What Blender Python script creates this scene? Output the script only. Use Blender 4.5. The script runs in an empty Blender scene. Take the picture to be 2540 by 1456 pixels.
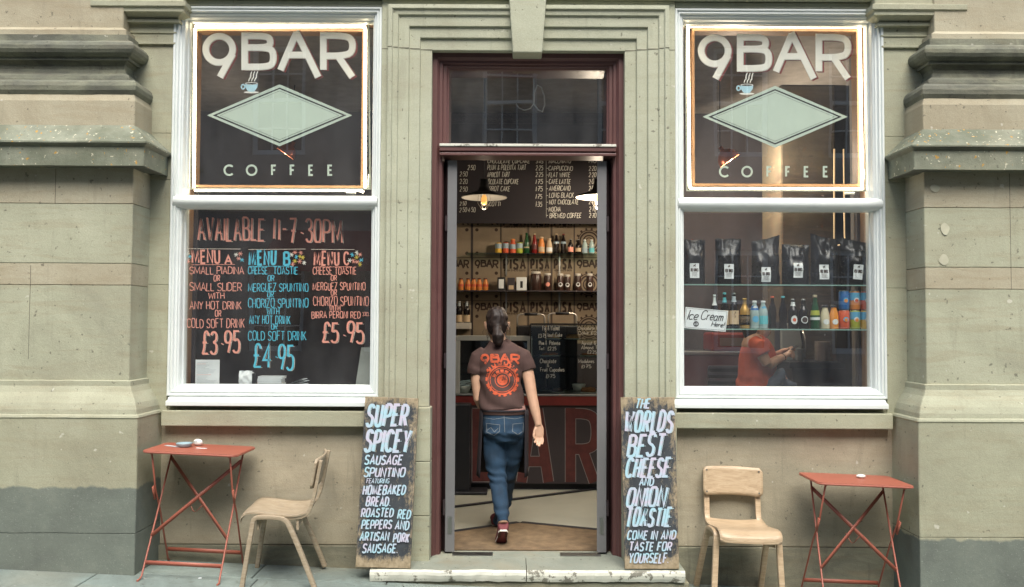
import bpy, math, random
from mathutils import Vector, Matrix, noise
from mathutils.bvhtree import BVHTree
R = math.radians
random.seed(11)
S = bpy.context.scene
C = S.collection
V = Vector
PI = math.pi

# ------------------------------------------------------------------ camera, world, sun, exposure
FPX, DIST, PITCH, ROLL, CZ = 2160.0, 5.6, R(2.15), R(0.27), 1.4765
CAM = V((0, -DIST, CZ))
ROT = Matrix.Rotation(PI / 2 + PITCH, 3, 'X') @ Matrix.Rotation(ROLL, 3, 'Z')
cam = bpy.data.cameras.new('camera')
cam.sensor_width = 36
cam.lens = 36 * FPX / 2540
cam.clip_end = 300
cam.clip_start = .05
co = bpy.data.objects.new('camera', cam)
C.objects.link(co)
co.location = CAM
co.rotation_euler = ROT.to_euler()
S.camera = co

SUN_EL, SUN_AZ = R(56), R(8)          # a veiled sun high over the street, a little to the right of the camera
w = bpy.data.worlds.new('World')
S.world = w
w.use_nodes = True
wn = w.node_tree.nodes
sky = wn.new('ShaderNodeTexSky')
sky.sky_type = 'NISHITA'
sky.sun_disc = False
sky.sun_elevation = SUN_EL
sky.sun_rotation = PI - SUN_AZ
sky.air_density = 1.0
sky.dust_density = 4.0
wn['Background'].inputs[1].default_value = .12
w.node_tree.links.new(sky.outputs[0], wn['Background'].inputs[0])
sl = bpy.data.lights.new('sun', 'SUN')
sl.energy = 1.65
sl.angle = R(42)
sl.color = (1, .995, .92)
so = bpy.data.objects.new('sun', sl)
C.objects.link(so)
so.rotation_euler = V((math.sin(SUN_AZ) * math.cos(SUN_EL), -math.cos(SUN_AZ) * math.cos(SUN_EL), math.sin(SUN_EL))).to_track_quat('Z', 'Y').to_euler()
S.view_settings.view_transform = 'Standard'
S.view_settings.look = 'None'
S.view_settings.gamma = 1
S.view_settings.exposure = 1.18
S.cycles.use_denoising = True
S.cycles.max_bounces = 8
S.cycles.transparent_max_bounces = 16
S.cycles.sample_clamp_indirect = 4


# ------------------------------------------------------------------ measuring: a point of the photograph to a point at a known depth
def ray(px, py):
    return ROT @ V(((px - 1270) / FPX, -(py - 728) / FPX, -1))


def at(px, py, Y):
    d = ray(px, py)
    return CAM + d * ((Y + DIST) / d.y)


def gz(x):                                  # the pavement falls to the right
    return -.108 - .04 * x


def on_plane(p0, n):
    p0 = V(p0)
    n = V(n).normalized()
    def f(px, py, e=0):
        d = ray(px, py)
        return CAM + d * (((p0 + n * e - CAM).dot(n)) / d.dot(n))
    return f


def flat(Y):
    return on_plane((0, Y, 0), (0, -1, 0))


K = 2540 / 4096
def rg(ox, oy, w, n):                       # a measuring window of the photograph
    s = w / n * K
    return lambda x, y: (ox * K + x * s, oy * K + y * s)
RA = rg(600, 0, 1000, 1713)
RB = rg(600, 780, 1000, 1583)
RC = rg(1500, 0, 1300, 1893)
RD = rg(1700, 780, 800, 1324)
RE = rg(1700, 1550, 800, 1460)
RF = rg(2600, 0, 1000, 1713)
RG = rg(2650, 800, 950, 1537)
RH = rg(1400, 1560, 300, 554)
RI = rg(2450, 1560, 300, 554)
RJ = rg(1800, 780, 600, 2184)
RK = rg(1800, 1150, 600, 1941)
RL = rg(1800, 600, 620, 2540)
RM = rg(560, 1700, 800, 1798)
RN = rg(2780, 1820, 920, 2537)
RO = rg(2690, 1300, 810, 2540)


# ------------------------------------------------------------------ materials
def lin(h):
    h = h.lstrip('#')
    o = []
    for i in (0, 2, 4):
        c = int(h[i:i + 2], 16) / 255
        o.append(c / 12.92 if c <= .04045 else ((c + .055) / 1.055) ** 2.4)
    return (*o, 1)


class NT:
    def __init__(s, name):
        s.m = bpy.data.materials.new(name)
        s.m.use_nodes = True
        s.t = s.m.node_tree
        s.n = s.t.nodes
        s.b = s.n['Principled BSDF']
        s.tc = s.n.new('ShaderNodeTexCoord')
        s.geo = s.n.new('ShaderNodeNewGeometry')

    def l(s, a, b):
        s.t.links.new(a, b)

    def pos(s, scale=(1, 1, 1), world=False, rot=(0, 0, 0)):
        mp = s.n.new('ShaderNodeMapping')
        mp.inputs['Scale'].default_value = scale
        mp.inputs['Rotation'].default_value = rot
        s.l(s.geo.outputs['Position'] if world else s.tc.outputs['Object'], mp.inputs[0])
        return mp.outputs[0]

    def noise(s, scale, detail=4, rough=.6, vec=None, dist=0):
        x = s.n.new('ShaderNodeTexNoise')
        x.inputs['Scale'].default_value = scale
        x.inputs['Detail'].default_value = detail
        x.inputs['Roughness'].default_value = rough
        x.inputs['Distortion'].default_value = dist
        s.l(vec if vec is not None else s.tc.outputs['Object'], x.inputs[0])
        return x.outputs[0]

    def ramp(s, f, stops):
        x = s.n.new('ShaderNodeValToRGB')
        e = x.color_ramp.elements
        e[0].position, e[0].color = stops[0]
        e[1].position, e[1].color = stops[-1]
        for p, c in stops[1:-1]:
            k = e.new(p)
            k.color = c
        s.l(f, x.inputs[0])
        return x.outputs[0]

    def th(s, f, a, b):                     # smooth threshold
        x = s.n.new('ShaderNodeMapRange')
        x.inputs[1].default_value = a
        x.inputs[2].default_value = b
        s.l(f, x.inputs[0])
        return x.outputs[0]

    def mix(s, f, a, b, mode='MIX'):
        x = s.n.new('ShaderNodeMix')
        x.data_type = 'RGBA'
        x.blend_type = mode
        for v, i in ((f, 0), (a, 6), (b, 7)):
            if isinstance(v, (int, float)):
                x.inputs[i].default_value = v
            elif isinstance(v, tuple):
                x.inputs[i].default_value = v
            else:
                s.l(v, x.inputs[i])
        return x.outputs[2]

    def math(s, op, a, b=0):
        x = s.n.new('ShaderNodeMath')
        x.operation = op
        for v, i in ((a, 0), (b, 1)):
            if isinstance(v, (int, float)):
                x.inputs[i].default_value = v
            else:
                s.l(v, x.inputs[i])
        return x.outputs[0]

    def bump(s, h, strength, dist=.01):
        x = s.n.new('ShaderNodeBump')
        x.inputs['Strength'].default_value = strength
        x.inputs['Distance'].default_value = dist
        s.l(h, x.inputs['Height'])
        s.l(x.outputs[0], s.b.inputs['Normal'])

    def z(s):
        x = s.n.new('ShaderNodeSeparateXYZ')
        s.l(s.geo.outputs['Position'], x.inputs[0])
        return x.outputs


def mat(name, col, rough=.6, metal=0, var=.18, scale=7, bump=0, bscale=60, emit=None, es=1, spec=.5):
    n = NT(name)
    c = lin(col)
    if var:
        f = n.noise(scale, 5)
        a = tuple(x * (1 - var) for x in c[:3]) + (1,)
        b = tuple(min(1, x * (1 + var)) for x in c[:3]) + (1,)
        n.l(n.ramp(f, [(.3, a), (.7, b)]), n.b.inputs['Base Color'])
        n.l(n.th(f, -.5, 1.5), n.b.inputs['Roughness'])
        r = n.math('ADD', n.math('MULTIPLY', f, .16), rough - .08)
        n.l(r, n.b.inputs['Roughness'])
    else:
        n.b.inputs['Base Color'].default_value = c
        n.b.inputs['Roughness'].default_value = rough
    n.b.inputs['Metallic'].default_value = metal
    n.b.inputs['Specular IOR Level'].default_value = spec
    if bump:
        n.bump(n.noise(bscale, 4), bump)
    if emit:
        n.b.inputs['Emission Color'].default_value = lin(emit)
        n.b.inputs['Emission Strength'].default_value = es
    return n.m


def stone(name, a, b, c, damp=None, dirt=0, lichen=0, streak=.5):
    n = NT(name)
    base = n.ramp(n.noise(1.6, 6, .62, dist=.6), [(.3, lin(a)), (.5, lin(b)), (.72, lin(c))])
    bed = n.noise(2.2, 5, .6, n.pos((1.1, 1.1, 9), rot=(0, R(7), 0)), .8)
    base = n.mix(n.math('MULTIPLY', n.th(bed, .5, .72), streak), base, lin('#8c7c60'))
    run = n.noise(2.4, 5, .65, n.pos((4.5, 4.5, .55), True), .9)
    base = n.mix(n.math('MULTIPLY', n.th(run, .58, .8), .3 + dirt), base, lin('#5c5a50'))
    patch = n.noise(.9, 3, .5, n.pos((1, 1, 1.6), True), .5)
    base = n.mix(n.math('MULTIPLY', n.th(patch, .5, .68), .45), base, lin('#928b76'))
    fine = n.noise(150, 3)
    base = n.mix(.3, base, n.ramp(fine, [(.25, (.6, .6, .6, 1)), (.75, (1.3, 1.3, 1.3, 1))]), 'MULTIPLY')
    pit = n.noise(34, 2, .5)
    base = n.mix(n.math('MULTIPLY', n.th(pit, .69, .74), .6), base, lin('#4a463e'))
    lt = n.noise(21, 2, .4, n.pos((1, 1, 1.0), True))
    base = n.mix(n.math('MULTIPLY', n.th(lt, .74, .78), .45), base, lin('#d8d5c8'))
    if dirt:
        d = n.noise(3.2, 6, .7, n.pos((.8, .8, 2.5), True), .7)
        base = n.mix(n.math('MULTIPLY', n.th(d, .36, .62), dirt), base, lin('#4b4c47'))
    if lichen:
        base = n.mix(n.math('MULTIPLY', n.th(n.noise(3.5, 5), .4, .6), .7), base, lin('#5d6252'))
        base = n.mix(n.math('MULTIPLY', n.th(n.noise(38, 2), .66, .69), .8), base, lin('#c9c4ac'))
        base = n.mix(n.math('MULTIPLY', n.th(n.noise(27, 2, .5, n.pos((1.3, 1, 1))), .68, .7), .8), base, lin('#b58a3a'))
    if damp is not None:
        xyz = n.z()
        e = n.math('ADD', xyz[2], n.math('MULTIPLY', n.noise(9, 5, .6, n.pos((1, 1, .6), True)), .07))
        k = n.math('SUBTRACT', 1, n.th(e, damp + .028, damp + .042))
        grey = n.ramp(n.noise(2.5, 6, .65), [(.3, lin('#565c59')), (.55, lin('#687069')), (.75, lin('#7a7f76'))])
        grey = n.mix(n.math('MULTIPLY', n.th(n.noise(120, 2), .66, .7), .5), grey, lin('#9aa09a'))
        base = n.mix(n.math('MULTIPLY', k, .9), base, grey)
    n.l(base, n.b.inputs['Base Color'])
    n.b.inputs['Roughness'].default_value = .88
    n.b.inputs['Specular IOR Level'].default_value = .25
    h = n.math('ADD', n.math('MULTIPLY', n.noise(9, 6, .7), 1.2), n.math('MULTIPLY', fine, .35))
    n.bump(h, .35, .012)
    return n.m


def glass_mat(name, tint=(1, 1, 1), ior=1.5, dust_haze=.0, wav=.0, boost=1.0):
    n = NT(name)
    n.n.remove(n.b)
    tr = n.n.new('ShaderNodeBsdfTransparent')
    tr.inputs[0].default_value = (*tint, 1)
    gl = n.n.new('ShaderNodeBsdfGlossy')
    gl.inputs['Roughness'].default_value = 0.0
    vd = n.n.new('ShaderNodeVectorMath')      # Schlick, the same from both faces of the thin pane
    vd.operation = 'DOT_PRODUCT'
    n.l(n.geo.outputs['Incoming'], vd.inputs[0])
    n.l(n.geo.outputs['Normal'], vd.inputs[1])
    r0 = ((ior - 1) / (ior + 1)) ** 2 * 2
    k = n.math('POWER', n.math('SUBTRACT', 1, n.math('ABSOLUTE', vd.outputs['Value'])), 5)
    fr = n.math('ADD', n.math('MULTIPLY', k, 1 - r0), r0)
    if wav:
        bp = n.n.new('ShaderNodeBump')
        bp.inputs['Strength'].default_value = wav
        bp.inputs['Distance'].default_value = .002
        n.l(n.noise(2.2, 1), bp.inputs['Height'])
        n.l(bp.outputs[0], gl.inputs['Normal'])
    mx = n.n.new('ShaderNodeMixShader')
    n.l(n.math('MULTIPLY', fr, boost), mx.inputs[0])
    n.l(tr.outputs[0], mx.inputs[1])
    n.l(gl.outputs[0], mx.inputs[2])
    out = mx.outputs[0]
    if dust_haze:  # dusty film, strengthened as a painted haze that lifts the dark panes
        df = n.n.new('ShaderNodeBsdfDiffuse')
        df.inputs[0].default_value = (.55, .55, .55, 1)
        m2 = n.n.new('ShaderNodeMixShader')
        n.l(n.math('MULTIPLY', n.th(n.noise(3, 5, .7, n.pos((1, 1, .35))), .3, .8), dust_haze), m2.inputs[0])
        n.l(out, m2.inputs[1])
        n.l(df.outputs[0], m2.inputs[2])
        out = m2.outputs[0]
    n.l(out, n.n['Material Output'].inputs[0])
    return n.m


def wood(name, a, b, c, rough=.5, axis=(1, 9, 9), wear=0):
    n = NT(name)
    v = n.pos(axis)
    g = n.noise(9, 6, .65, v, .8)
    base = n.ramp(g, [(.28, lin(a)), (.5, lin(b)), (.74, lin(c))])
    base = n.mix(n.math('MULTIPLY', n.th(n.noise(60, 3, .6, v), .55, .75), .35), base, lin(a))
    if wear:
        base = n.mix(n.math('MULTIPLY', n.th(n.noise(14, 5, .7), .55, .7), wear), base, lin('#857c6c'))
    n.l(base, n.b.inputs['Base Color'])
    n.l(n.math('ADD', n.math('MULTIPLY', g, .2), rough - .1), n.b.inputs['Roughness'])
    n.bump(g, .12, .003)
    return n.m


def paint(name, col, chip, rough=.45, amt=.5, scale=16, thr=.68, under=None):
    n = NT(name)
    c = lin(col)
    f = n.noise(2.5, 5)
    base = n.ramp(f, [(.3, tuple(x * .86 for x in c[:3]) + (1,)), (.7, tuple(min(1, x * 1.1) for x in c[:3]) + (1,))])
    if under:
        base = n.mix(n.math('MULTIPLY', n.th(n.noise(5, 5, .7), .5, .7), .5), base, lin(under))
    base = n.mix(n.math('MULTIPLY', n.th(n.noise(scale, 6, .75), thr, thr + .03), amt), base, lin(chip))
    n.l(base, n.b.inputs['Base Color'])
    n.l(n.math('ADD', n.math('MULTIPLY', f, .2), rough - .1), n.b.inputs['Roughness'])
    n.bump(n.noise(40, 4), .08, .004)
    return n.m


def chalkpaint(name, a, b):
    n = NT(name)
    f = n.noise(11, 3, .6, n.pos((.5, .5, 1.3)))
    base = n.ramp(f, [(.4, lin(a)), (.6, lin(b))])
    n.l(base, n.b.inputs['Base Color'])
    n.b.inputs['Roughness'].default_value = .7
    return n.m


def worn_board(name):
    n = NT(name)
    s = n.n.new('ShaderNodeSeparateXYZ')
    n.l(n.tc.outputs['Generated'], s.inputs[0])
    def edge(o):
        return n.math('ABSOLUTE', n.math('SUBTRACT', o, .5))
    ex = n.math('MULTIPLY', n.th(edge(s.outputs[0]), .3, .5), .11)
    ez = n.math('MULTIPLY', n.th(edge(s.outputs[2]), .42, .5), .2)
    low = n.math('MULTIPLY', n.th(s.outputs[2], .1, .03), .13)
    grain = n.math('ADD', n.math('MULTIPLY', n.noise(34, 8, .8, n.pos((1.5, 1.5, .7))), .6), n.math('MULTIPLY', n.noise(6, 4, .6), .4))
    f = n.math('ADD', grain, n.math('ADD', n.math('ADD', ex, ez), low))
    k = n.th(f, .54, .66)
    black = n.ramp(n.noise(9, 5), [(.3, lin('#262b30')), (.7, lin('#3d4348'))])
    tan = n.ramp(n.noise(40, 4), [(.3, lin('#7d6f55')), (.7, lin('#a3947a'))])
    n.l(n.mix(k, black, tan), n.b.inputs['Base Color'])
    n.b.inputs['Roughness'].default_value = .75
    n.bump(f, .2, .003)
    return n.m


M = {}
M['stone'] = stone('sandstone', '#949481', '#a2a38d', '#adae98', streak=.3)
M['stone2'] = stone('sandstone_warm', '#9a917b', '#a69f89', '#aea994', streak=.3)  # browner blocks, with the brown tint of shaded stone put in as well
M['stone3'] = stone('sandstone_pale', '#a1a28d', '#abad98', '#b3b5a0', streak=.15)
M['dirty'] = stone('weathered_stone', '#6d6f65', '#808270', '#8f907e', dirt=.7, streak=.2)
M['lichen'] = stone('lichen_stone', '#73786b', '#848878', '#919583', lichen=1, streak=.2)
M['plinth'] = stone('plinth_stone', '#94937e', '#a1a18a', '#acac97', damp=.5, streak=.25)
M['plinth_low'] = stone('plinth_stone_low_damp', '#94937e', '#a1a18a', '#acac97', damp=.215, streak=.25)
M['base'] = stone('base_stone', '#737160', '#858471', '#93927d', dirt=.5)
M['panel'] = stone('panel_stone', '#978f7b', '#a59c87', '#ada590', dirt=.15, streak=.25)  # brown tint of shaded stone put into the colour
M['interior_stone'] = stone('rough_stone', '#4a4238', '#585044', '#655c4e')
M['joint'] = mat('mortar_joint', '#5b564a', .95)
M['white'] = mat('white_gloss_paint', '#d6dcd9', .4, var=.04, scale=5, bump=.03)
M['cream_frame'] = mat('warm_frame_wood', '#8a6a4a', .55)
M['maroon'] = paint('maroon_paint', '#5f403d', '#b9a49a', .4, .6, 22, .72, '#4a2626')
M['grey_edge'] = paint('grey_door_paint', '#6f6f70', '#d5d5d0', .5, .8, 26, .72, '#5d5e60')
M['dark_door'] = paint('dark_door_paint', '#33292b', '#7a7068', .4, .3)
M['step'] = paint('worn_white_step', '#cfcfc2', '#6d6a5e', .8, .9, 9, .55, '#a5a294')
M['slab'] = stone('threshold_stone', '#787e73', '#888d81', '#94998b')
M['pave'] = stone('pavement_stone', '#74807a', '#818e88', '#8e9b94', streak=.05, dirt=.4)
M['bed'] = mat('joint_dirt', '#3c3d38', .95)
M['glass'] = glass_mat('window_glass', (.93, .95, .95), dust_haze=.075, wav=.22, boost=2.0)
M['clear'] = glass_mat('clear_glass', (.9, .95, .95), boost=.8)
M['shelfglass'] = glass_mat('shelf_glass', (.8, .92, .9))
M['neon'] = mat('neon_tube', '#fff3dd', .3, var=0, emit='#ffe9c4', es=10)
M['vinyl'] = mat('cream_sign_vinyl', '#f1efe2', .45, var=.03)
M['vinylred'] = mat('red_sign_vinyl', '#7e2f28', .5, var=.05)
M['vinylgreen'] = mat('pale_green_vinyl', '#c3d2c2', .45, var=.03)
M['vinylblack'] = mat('black_vinyl', '#1d1c20', .45, var=.05)
M['vinylblue'] = mat('pale_blue_vinyl', '#b5dbe6', .45, var=.03)
M['vinylborder'] = mat('border_vinyl', '#a9ad9c', .5, var=.03)
M['salmon'] = mat('salmon_pen', '#f0a18d', .7, var=.12, scale=30)
M['blue'] = mat('turquoise_pen', '#55c4dd', .7, var=.12, scale=30)
M['creampen'] = mat('cream_pen', '#f7e9d6', .7, var=.05)
M['yellow'] = mat('yellow_pen', '#d9c24a', .7, var=.08)
M['chalk'] = chalkpaint('blended_chalk', '#9cc0cc', '#b9b4c4')
M['chalkline'] = mat('chalk_line', '#cfe6ea', .7)
M['board'] = worn_board('worn_blackboard')
M['red'] = paint('red_table_paint', '#9e5a48', '#7e4437', .45, .6, 14, .62)
M['beech'] = wood('beech_ply', '#9d876b', '#b49d7f', '#c2ae91', .42, (1, 9, 9))
M['beechgrey'] = wood('weathered_ply', '#8a7962', '#a2927a', '#b3a690', .6, (9, 1, 9), .5)
M['chrome'] = mat('chrome', '#d3cec4', .25, .55, 0)
M['steel'] = mat('brushed_steel', '#9a9a96', .4, 1, .1)
M['black'] = mat('black_paint', '#15151a', .5, var=.2)
M['plastic'] = mat('black_foil', '#0e0f13', .28, var=.15, bump=.25, bscale=14)
M['paper'] = mat('white_paper', '#e6ecec', .8, var=.05)
M['papergrey'] = mat('grey_print', '#b3bdc0', .8, var=.1)
M['skin'] = mat('skin', '#c79f85', .5, var=.08, scale=20)
M['hair'] = wood('dark_hair', '#1a1210', '#261b17', '#3a2b23', .6, (9, 9, 1.5))
M['shirt'] = mat('brown_cotton', '#4e3a36', .9, var=.12, scale=12, bump=.2, bscale=220)
M['print'] = paint('orange_print', '#cc5c3c', '#5a3f38', .85, .75, 26, .55)
M['denim'] = mat('blue_denim', '#1c364c', .85, var=.4, scale=7, bump=.25, bscale=260)
M['stitch'] = mat('tan_stitch', '#7a7f80', .8)
M['apron'] = mat('dark_apron', '#241f24', .9)
M['shoe'] = mat('maroon_canvas', '#6d353a', .8, var=.15, scale=30)
M['sole'] = mat('white_rubber', '#c9c2b8', .7)
M['solebot'] = mat('brown_rubber', '#4a2c28', .8)
M['orange'] = mat('orange_cotton', '#c2532f', .85, var=.12, scale=8, bump=.15, bscale=200)
M['coir'] = mat('coir_mat', '#75624a', .95, var=.35, scale=11, bump=.5, bscale=300)
M['vinylfloor'] = mat('grey_floor', '#a3a395', .5, var=.1, scale=3)
M['strip'] = mat('black_strip', '#26262a', .6)
M['ivinyl'] = mat('dark_interior_paint', '#3f3a3d', .8, var=.25, scale=2)
M['ceil'] = mat('interior_ceiling_paint', '#9b958e', .9)
M['counter'] = mat('counter_board', '#3d3537', .6, var=.15, scale=3)
M['cred'] = mat('red_counter_rim', '#7d2d26', .45)
M['credtext'] = mat('red_letter_paint', '#5f2e2a', .6, var=.3, scale=12)
M['cgrey'] = mat('grey_outline', '#8d8580', .7)
M['card'] = mat('tan_card', '#8f806b', .85, var=.15, scale=6)
M['cardink'] = mat('dark_ink', '#3a2c26', .8)
M['menu'] = mat('menu_blackboard', '#211c22', .7, var=.2, scale=3)
M['menutext'] = mat('white_chalk', '#c3c2b8', .8)
M['copper'] = mat('copper_shade', '#b5694a', .35, .6, .1)
M['shade'] = mat('enamel_shade', '#c9c5bb', .4, 0, .05)
M['bulb'] = mat('lit_bulb', '#ffd9a0', .3, var=0, emit='#ffc477', es=3)
M['brick'] = mat('grey_brick', '#a29a90', .9, var=.2, scale=3, bump=.3)
M['awning'] = mat('maroon_awning', '#7d2f38', .8)
M['dimglass'] = mat('dark_window_glass', '#20252b', .2, var=.1)


# ------------------------------------------------------------------ mesh builder
ORG = {}
class MB:
    def __init__(s):
        s.v, s.f, s.m, s.s = [], [], [], []

    def add(s, vs, fs, mi=0, smooth=False):
        o = len(s.v)
        s.v += [V(p) for p in vs]
        for f in fs:
            s.f.append([i + o for i in f])
            s.m.append(mi)
            s.s.append(smooth)
        return s

    def box(s, x0, x1, y0, y1, z0, z1, mi=0):
        vs = [(x, y, z) for z in (z0, z1) for y in (y0, y1) for x in (x0, x1)]
        return s.add(vs, [(0, 2, 3, 1), (4, 5, 7, 6), (0, 1, 5, 4), (2, 6, 7, 3), (0, 4, 6, 2), (1, 3, 7, 5)], mi)

    def obox(s, c, ax, ay, az, mi=0):       # centre and three half-axes
        c, ax, ay, az = V(c), V(ax), V(ay), V(az)
        vs = [c + ax * i + ay * j + az * k for k in (-1, 1) for j in (-1, 1) for i in (-1, 1)]
        return s.add(vs, [(0, 2, 3, 1), (4, 5, 7, 6), (0, 1, 5, 4), (2, 6, 7, 3), (0, 4, 6, 2), (1, 3, 7, 5)], mi)

    def tube(s, pts, r, seg=10, ref=(1, 0, 0), mi=0, smooth=True, closed=False, square=False, cap=True):
        pts = [V(p) for p in pts]
        n = len(pts)
        rr = r if isinstance(r, list) else [r] * n
        vs, fs = [], []
        ref = V(ref)
        if square:
            ang = [PI / 4 + PI / 2 * i for i in range(4)]
            seg = 4
        else:
            ang = [2 * PI * i / seg for i in range(seg)]
        k = math.sqrt(2) if square else 1
        for i, p in enumerate(pts):
            a = pts[(i - 1) % n] if closed or i else pts[0]
            b = pts[(i + 1) % n] if closed or i < n - 1 else pts[-1]
            t = (b - a).normalized()
            sd = ref - t * ref.dot(t)
            if sd.length < 1e-4:
                sd = t.orthogonal()
            sd.normalize()
            up = t.cross(sd)
            ra, rb = rr[i] if isinstance(rr[i], tuple) else (rr[i], rr[i])
            vs += [p + sd * (math.cos(q) * ra * k) + up * (math.sin(q) * rb * k) for q in ang]
        for i in range(n if closed else n - 1):
            j = (i + 1) % n
            for q in range(seg):
                fs.append((i * seg + q, i * seg + (q + 1) % seg, j * seg + (q + 1) % seg, j * seg + q))
        s.add(vs, fs, mi, smooth)
        if not closed and cap:
            o = len(s.v) - len(vs)
            for a, rev in ((0, True), (n - 1, False)):
                f = [o + a * seg + q for q in range(seg)]
                s.f.append(f[::-1] if rev else f)
                s.m.append(mi)
                s.s.append(False)
        return s

    def lathe(s, cx, cy, prof, seg=20, mi=0, sx=1, sy=1, smooth=True):
        vs, fs = [], []
        for r, z in prof:
            vs += [(cx + sx * r * math.cos(2 * PI * q / seg), cy + sy * r * math.sin(2 * PI * q / seg), z) for q in range(seg)]
        for i in range(len(prof) - 1):
            for q in range(seg):
                fs.append((i * seg + q, i * seg + (q + 1) % seg, (i + 1) * seg + (q + 1) % seg, (i + 1) * seg + q))
        return s.add(vs, fs, mi, smooth)

    def prism(s, pts, d, mi=0):             # a 3-D outline given depth
        n = len(pts)
        pts = [V(p) for p in pts]
        d = V(d)
        return s.add(pts + [p + d for p in pts], [tuple(range(n)), tuple(range(2 * n - 1, n - 1, -1))] + [(i, i + n, (i + 1) % n + n, (i + 1) % n) for i in range(n)], mi)

    def ribbon(s, pts, t, f, e=0, mi=0, closed=False):
        n = len(pts)
        if n < 2:
            return s
        L, Rr = [], []
        for i in range(n):
            a = pts[(i - 1) % n] if closed or i else None
            b = pts[(i + 1) % n] if closed or i < n - 1 else None
            p = pts[i]
            def nrm(u, v):
                dx, dy = v[0] - u[0], v[1] - u[1]
                l = math.hypot(dx, dy) or 1e-6
                return (-dy / l, dx / l)
            if a is None:
                nx, ny = nrm(p, b)
                k = 1
            elif b is None:
                nx, ny = nrm(a, p)
                k = 1
            else:
                n1, n2 = nrm(a, p), nrm(p, b)
                nx, ny = n1[0] + n2[0], n1[1] + n2[1]
                l = math.hypot(nx, ny)
                if l < .3:
                    nx, ny = n1
                    k = 1
                else:
                    nx, ny = nx / l, ny / l
                    k = min(2.2, 1 / max(.3, nx * n1[0] + ny * n1[1]))
            w_ = t[i] if isinstance(t, list) else t
            L.append(f(p[0] + nx * k * w_ / 2, p[1] + ny * k * w_ / 2, e))
            Rr.append(f(p[0] - nx * k * w_ / 2, p[1] - ny * k * w_ / 2, e))
        m = n if closed else n - 1
        vs = L + Rr
        if any(v is None for v in vs):
            return s
        return s.add(vs, [(i, (i + 1) % n, (i + 1) % n + n, i + n) for i in range(m)], mi)

    def poly(s, pts, f, e=0, mi=0):
        return s.add([f(x, y, e) for x, y in pts], [tuple(range(len(pts)))], mi)

    def build(s, name, m, parent=None, bevel=0, label=None, smooth=None, seg=2):
        me = bpy.data.meshes.new(name)
        o = bpy.data.objects.new(name, me)
        C.objects.link(o)
        if parent is not None:
            og = ORG[parent.name]
            o.parent = parent
        else:
            xs, ys, zs = [[p[i] for p in s.v] for i in range(3)]
            og = V(((min(xs) + max(xs)) / 2, (min(ys) + max(ys)) / 2, min(zs)))
            o.location = og
        ORG[o.name] = og
        me.from_pydata([p - og for p in s.v], [], s.f)
        for mm in (m if isinstance(m, list) else [m]):
            me.materials.append(M[mm] if isinstance(mm, str) else mm)
        me.polygons.foreach_set('material_index', s.m)
        me.polygons.foreach_set('use_smooth', [smooth if smooth is not None else x for x in s.s])
        me.update()
        if bevel:
            b = o.modifiers.new('edge', 'BEVEL')
            b.width = bevel
            b.segments = seg
            b.limit_method = 'ANGLE'
        if label:
            o['label'] = label
        return o


def tag(o, label=None, cat=None, group=None, kind=None):
    for k_, v_ in (('label', label), ('category', cat), ('group', group), ('kind', kind)):
        if v_:
            o[k_] = v_
    return o


def thing(name, loc, label, cat, group=None):
    o = bpy.data.objects.new(name, None)
    C.objects.link(o)
    o.location = loc
    ORG[o.name] = V(loc)
    o.empty_display_size = .1
    return tag(o, label, cat, group)


def copy_tree(o, parent=None):
    c = o.copy()
    C.objects.link(c)
    if parent is not None:
        c.parent = parent
    for ch in list(o.children):
        copy_tree(ch, c)
    return c


def bake(o):                                # keep the shape the modifiers give
    bpy.context.view_layer.update()
    ev = o.evaluated_get(bpy.context.evaluated_depsgraph_get())
    me = bpy.data.meshes.new_from_object(ev)
    o.modifiers.clear()
    o.data = me
    return o


def remesh(o, vox, it=6, fac=.5):
    r = o.modifiers.new('skin', 'REMESH')
    r.mode = 'VOXEL'
    r.voxel_size = vox
    r.use_smooth_shade = True
    sm = o.modifiers.new('soft', 'SMOOTH')
    sm.iterations = it
    sm.factor = fac
    return bake(o)


def displace(o, fn):                        # push the surface along its normals; fn(world point)
    me = o.data
    og = ORG[o.name]
    ns = [v.normal.copy() for v in me.vertices]
    cs = [v.co.copy() for v in me.vertices]
    fl = []
    for c, n in zip(cs, ns):
        c = c + n * fn(c + og)
        fl += [c.x, c.y, c.z]
    me.vertices.foreach_set('co', fl)
    me.update()


# ------------------------------------------------------------------ handwriting
def chaikin(p, k=2, closed=False):
    for _ in range(k):
        q = []
        n = len(p)
        if not closed:
            q.append(p[0])
        for i in range(n if closed else n - 1):
            a, b = p[i], p[(i + 1) % n]
            q += [(a[0] * .75 + b[0] * .25, a[1] * .75 + b[1] * .25), (a[0] * .25 + b[0] * .75, a[1] * .25 + b[1] * .75)]
        if not closed:
            q.append(p[-1])
        p = q
    return p


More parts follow.
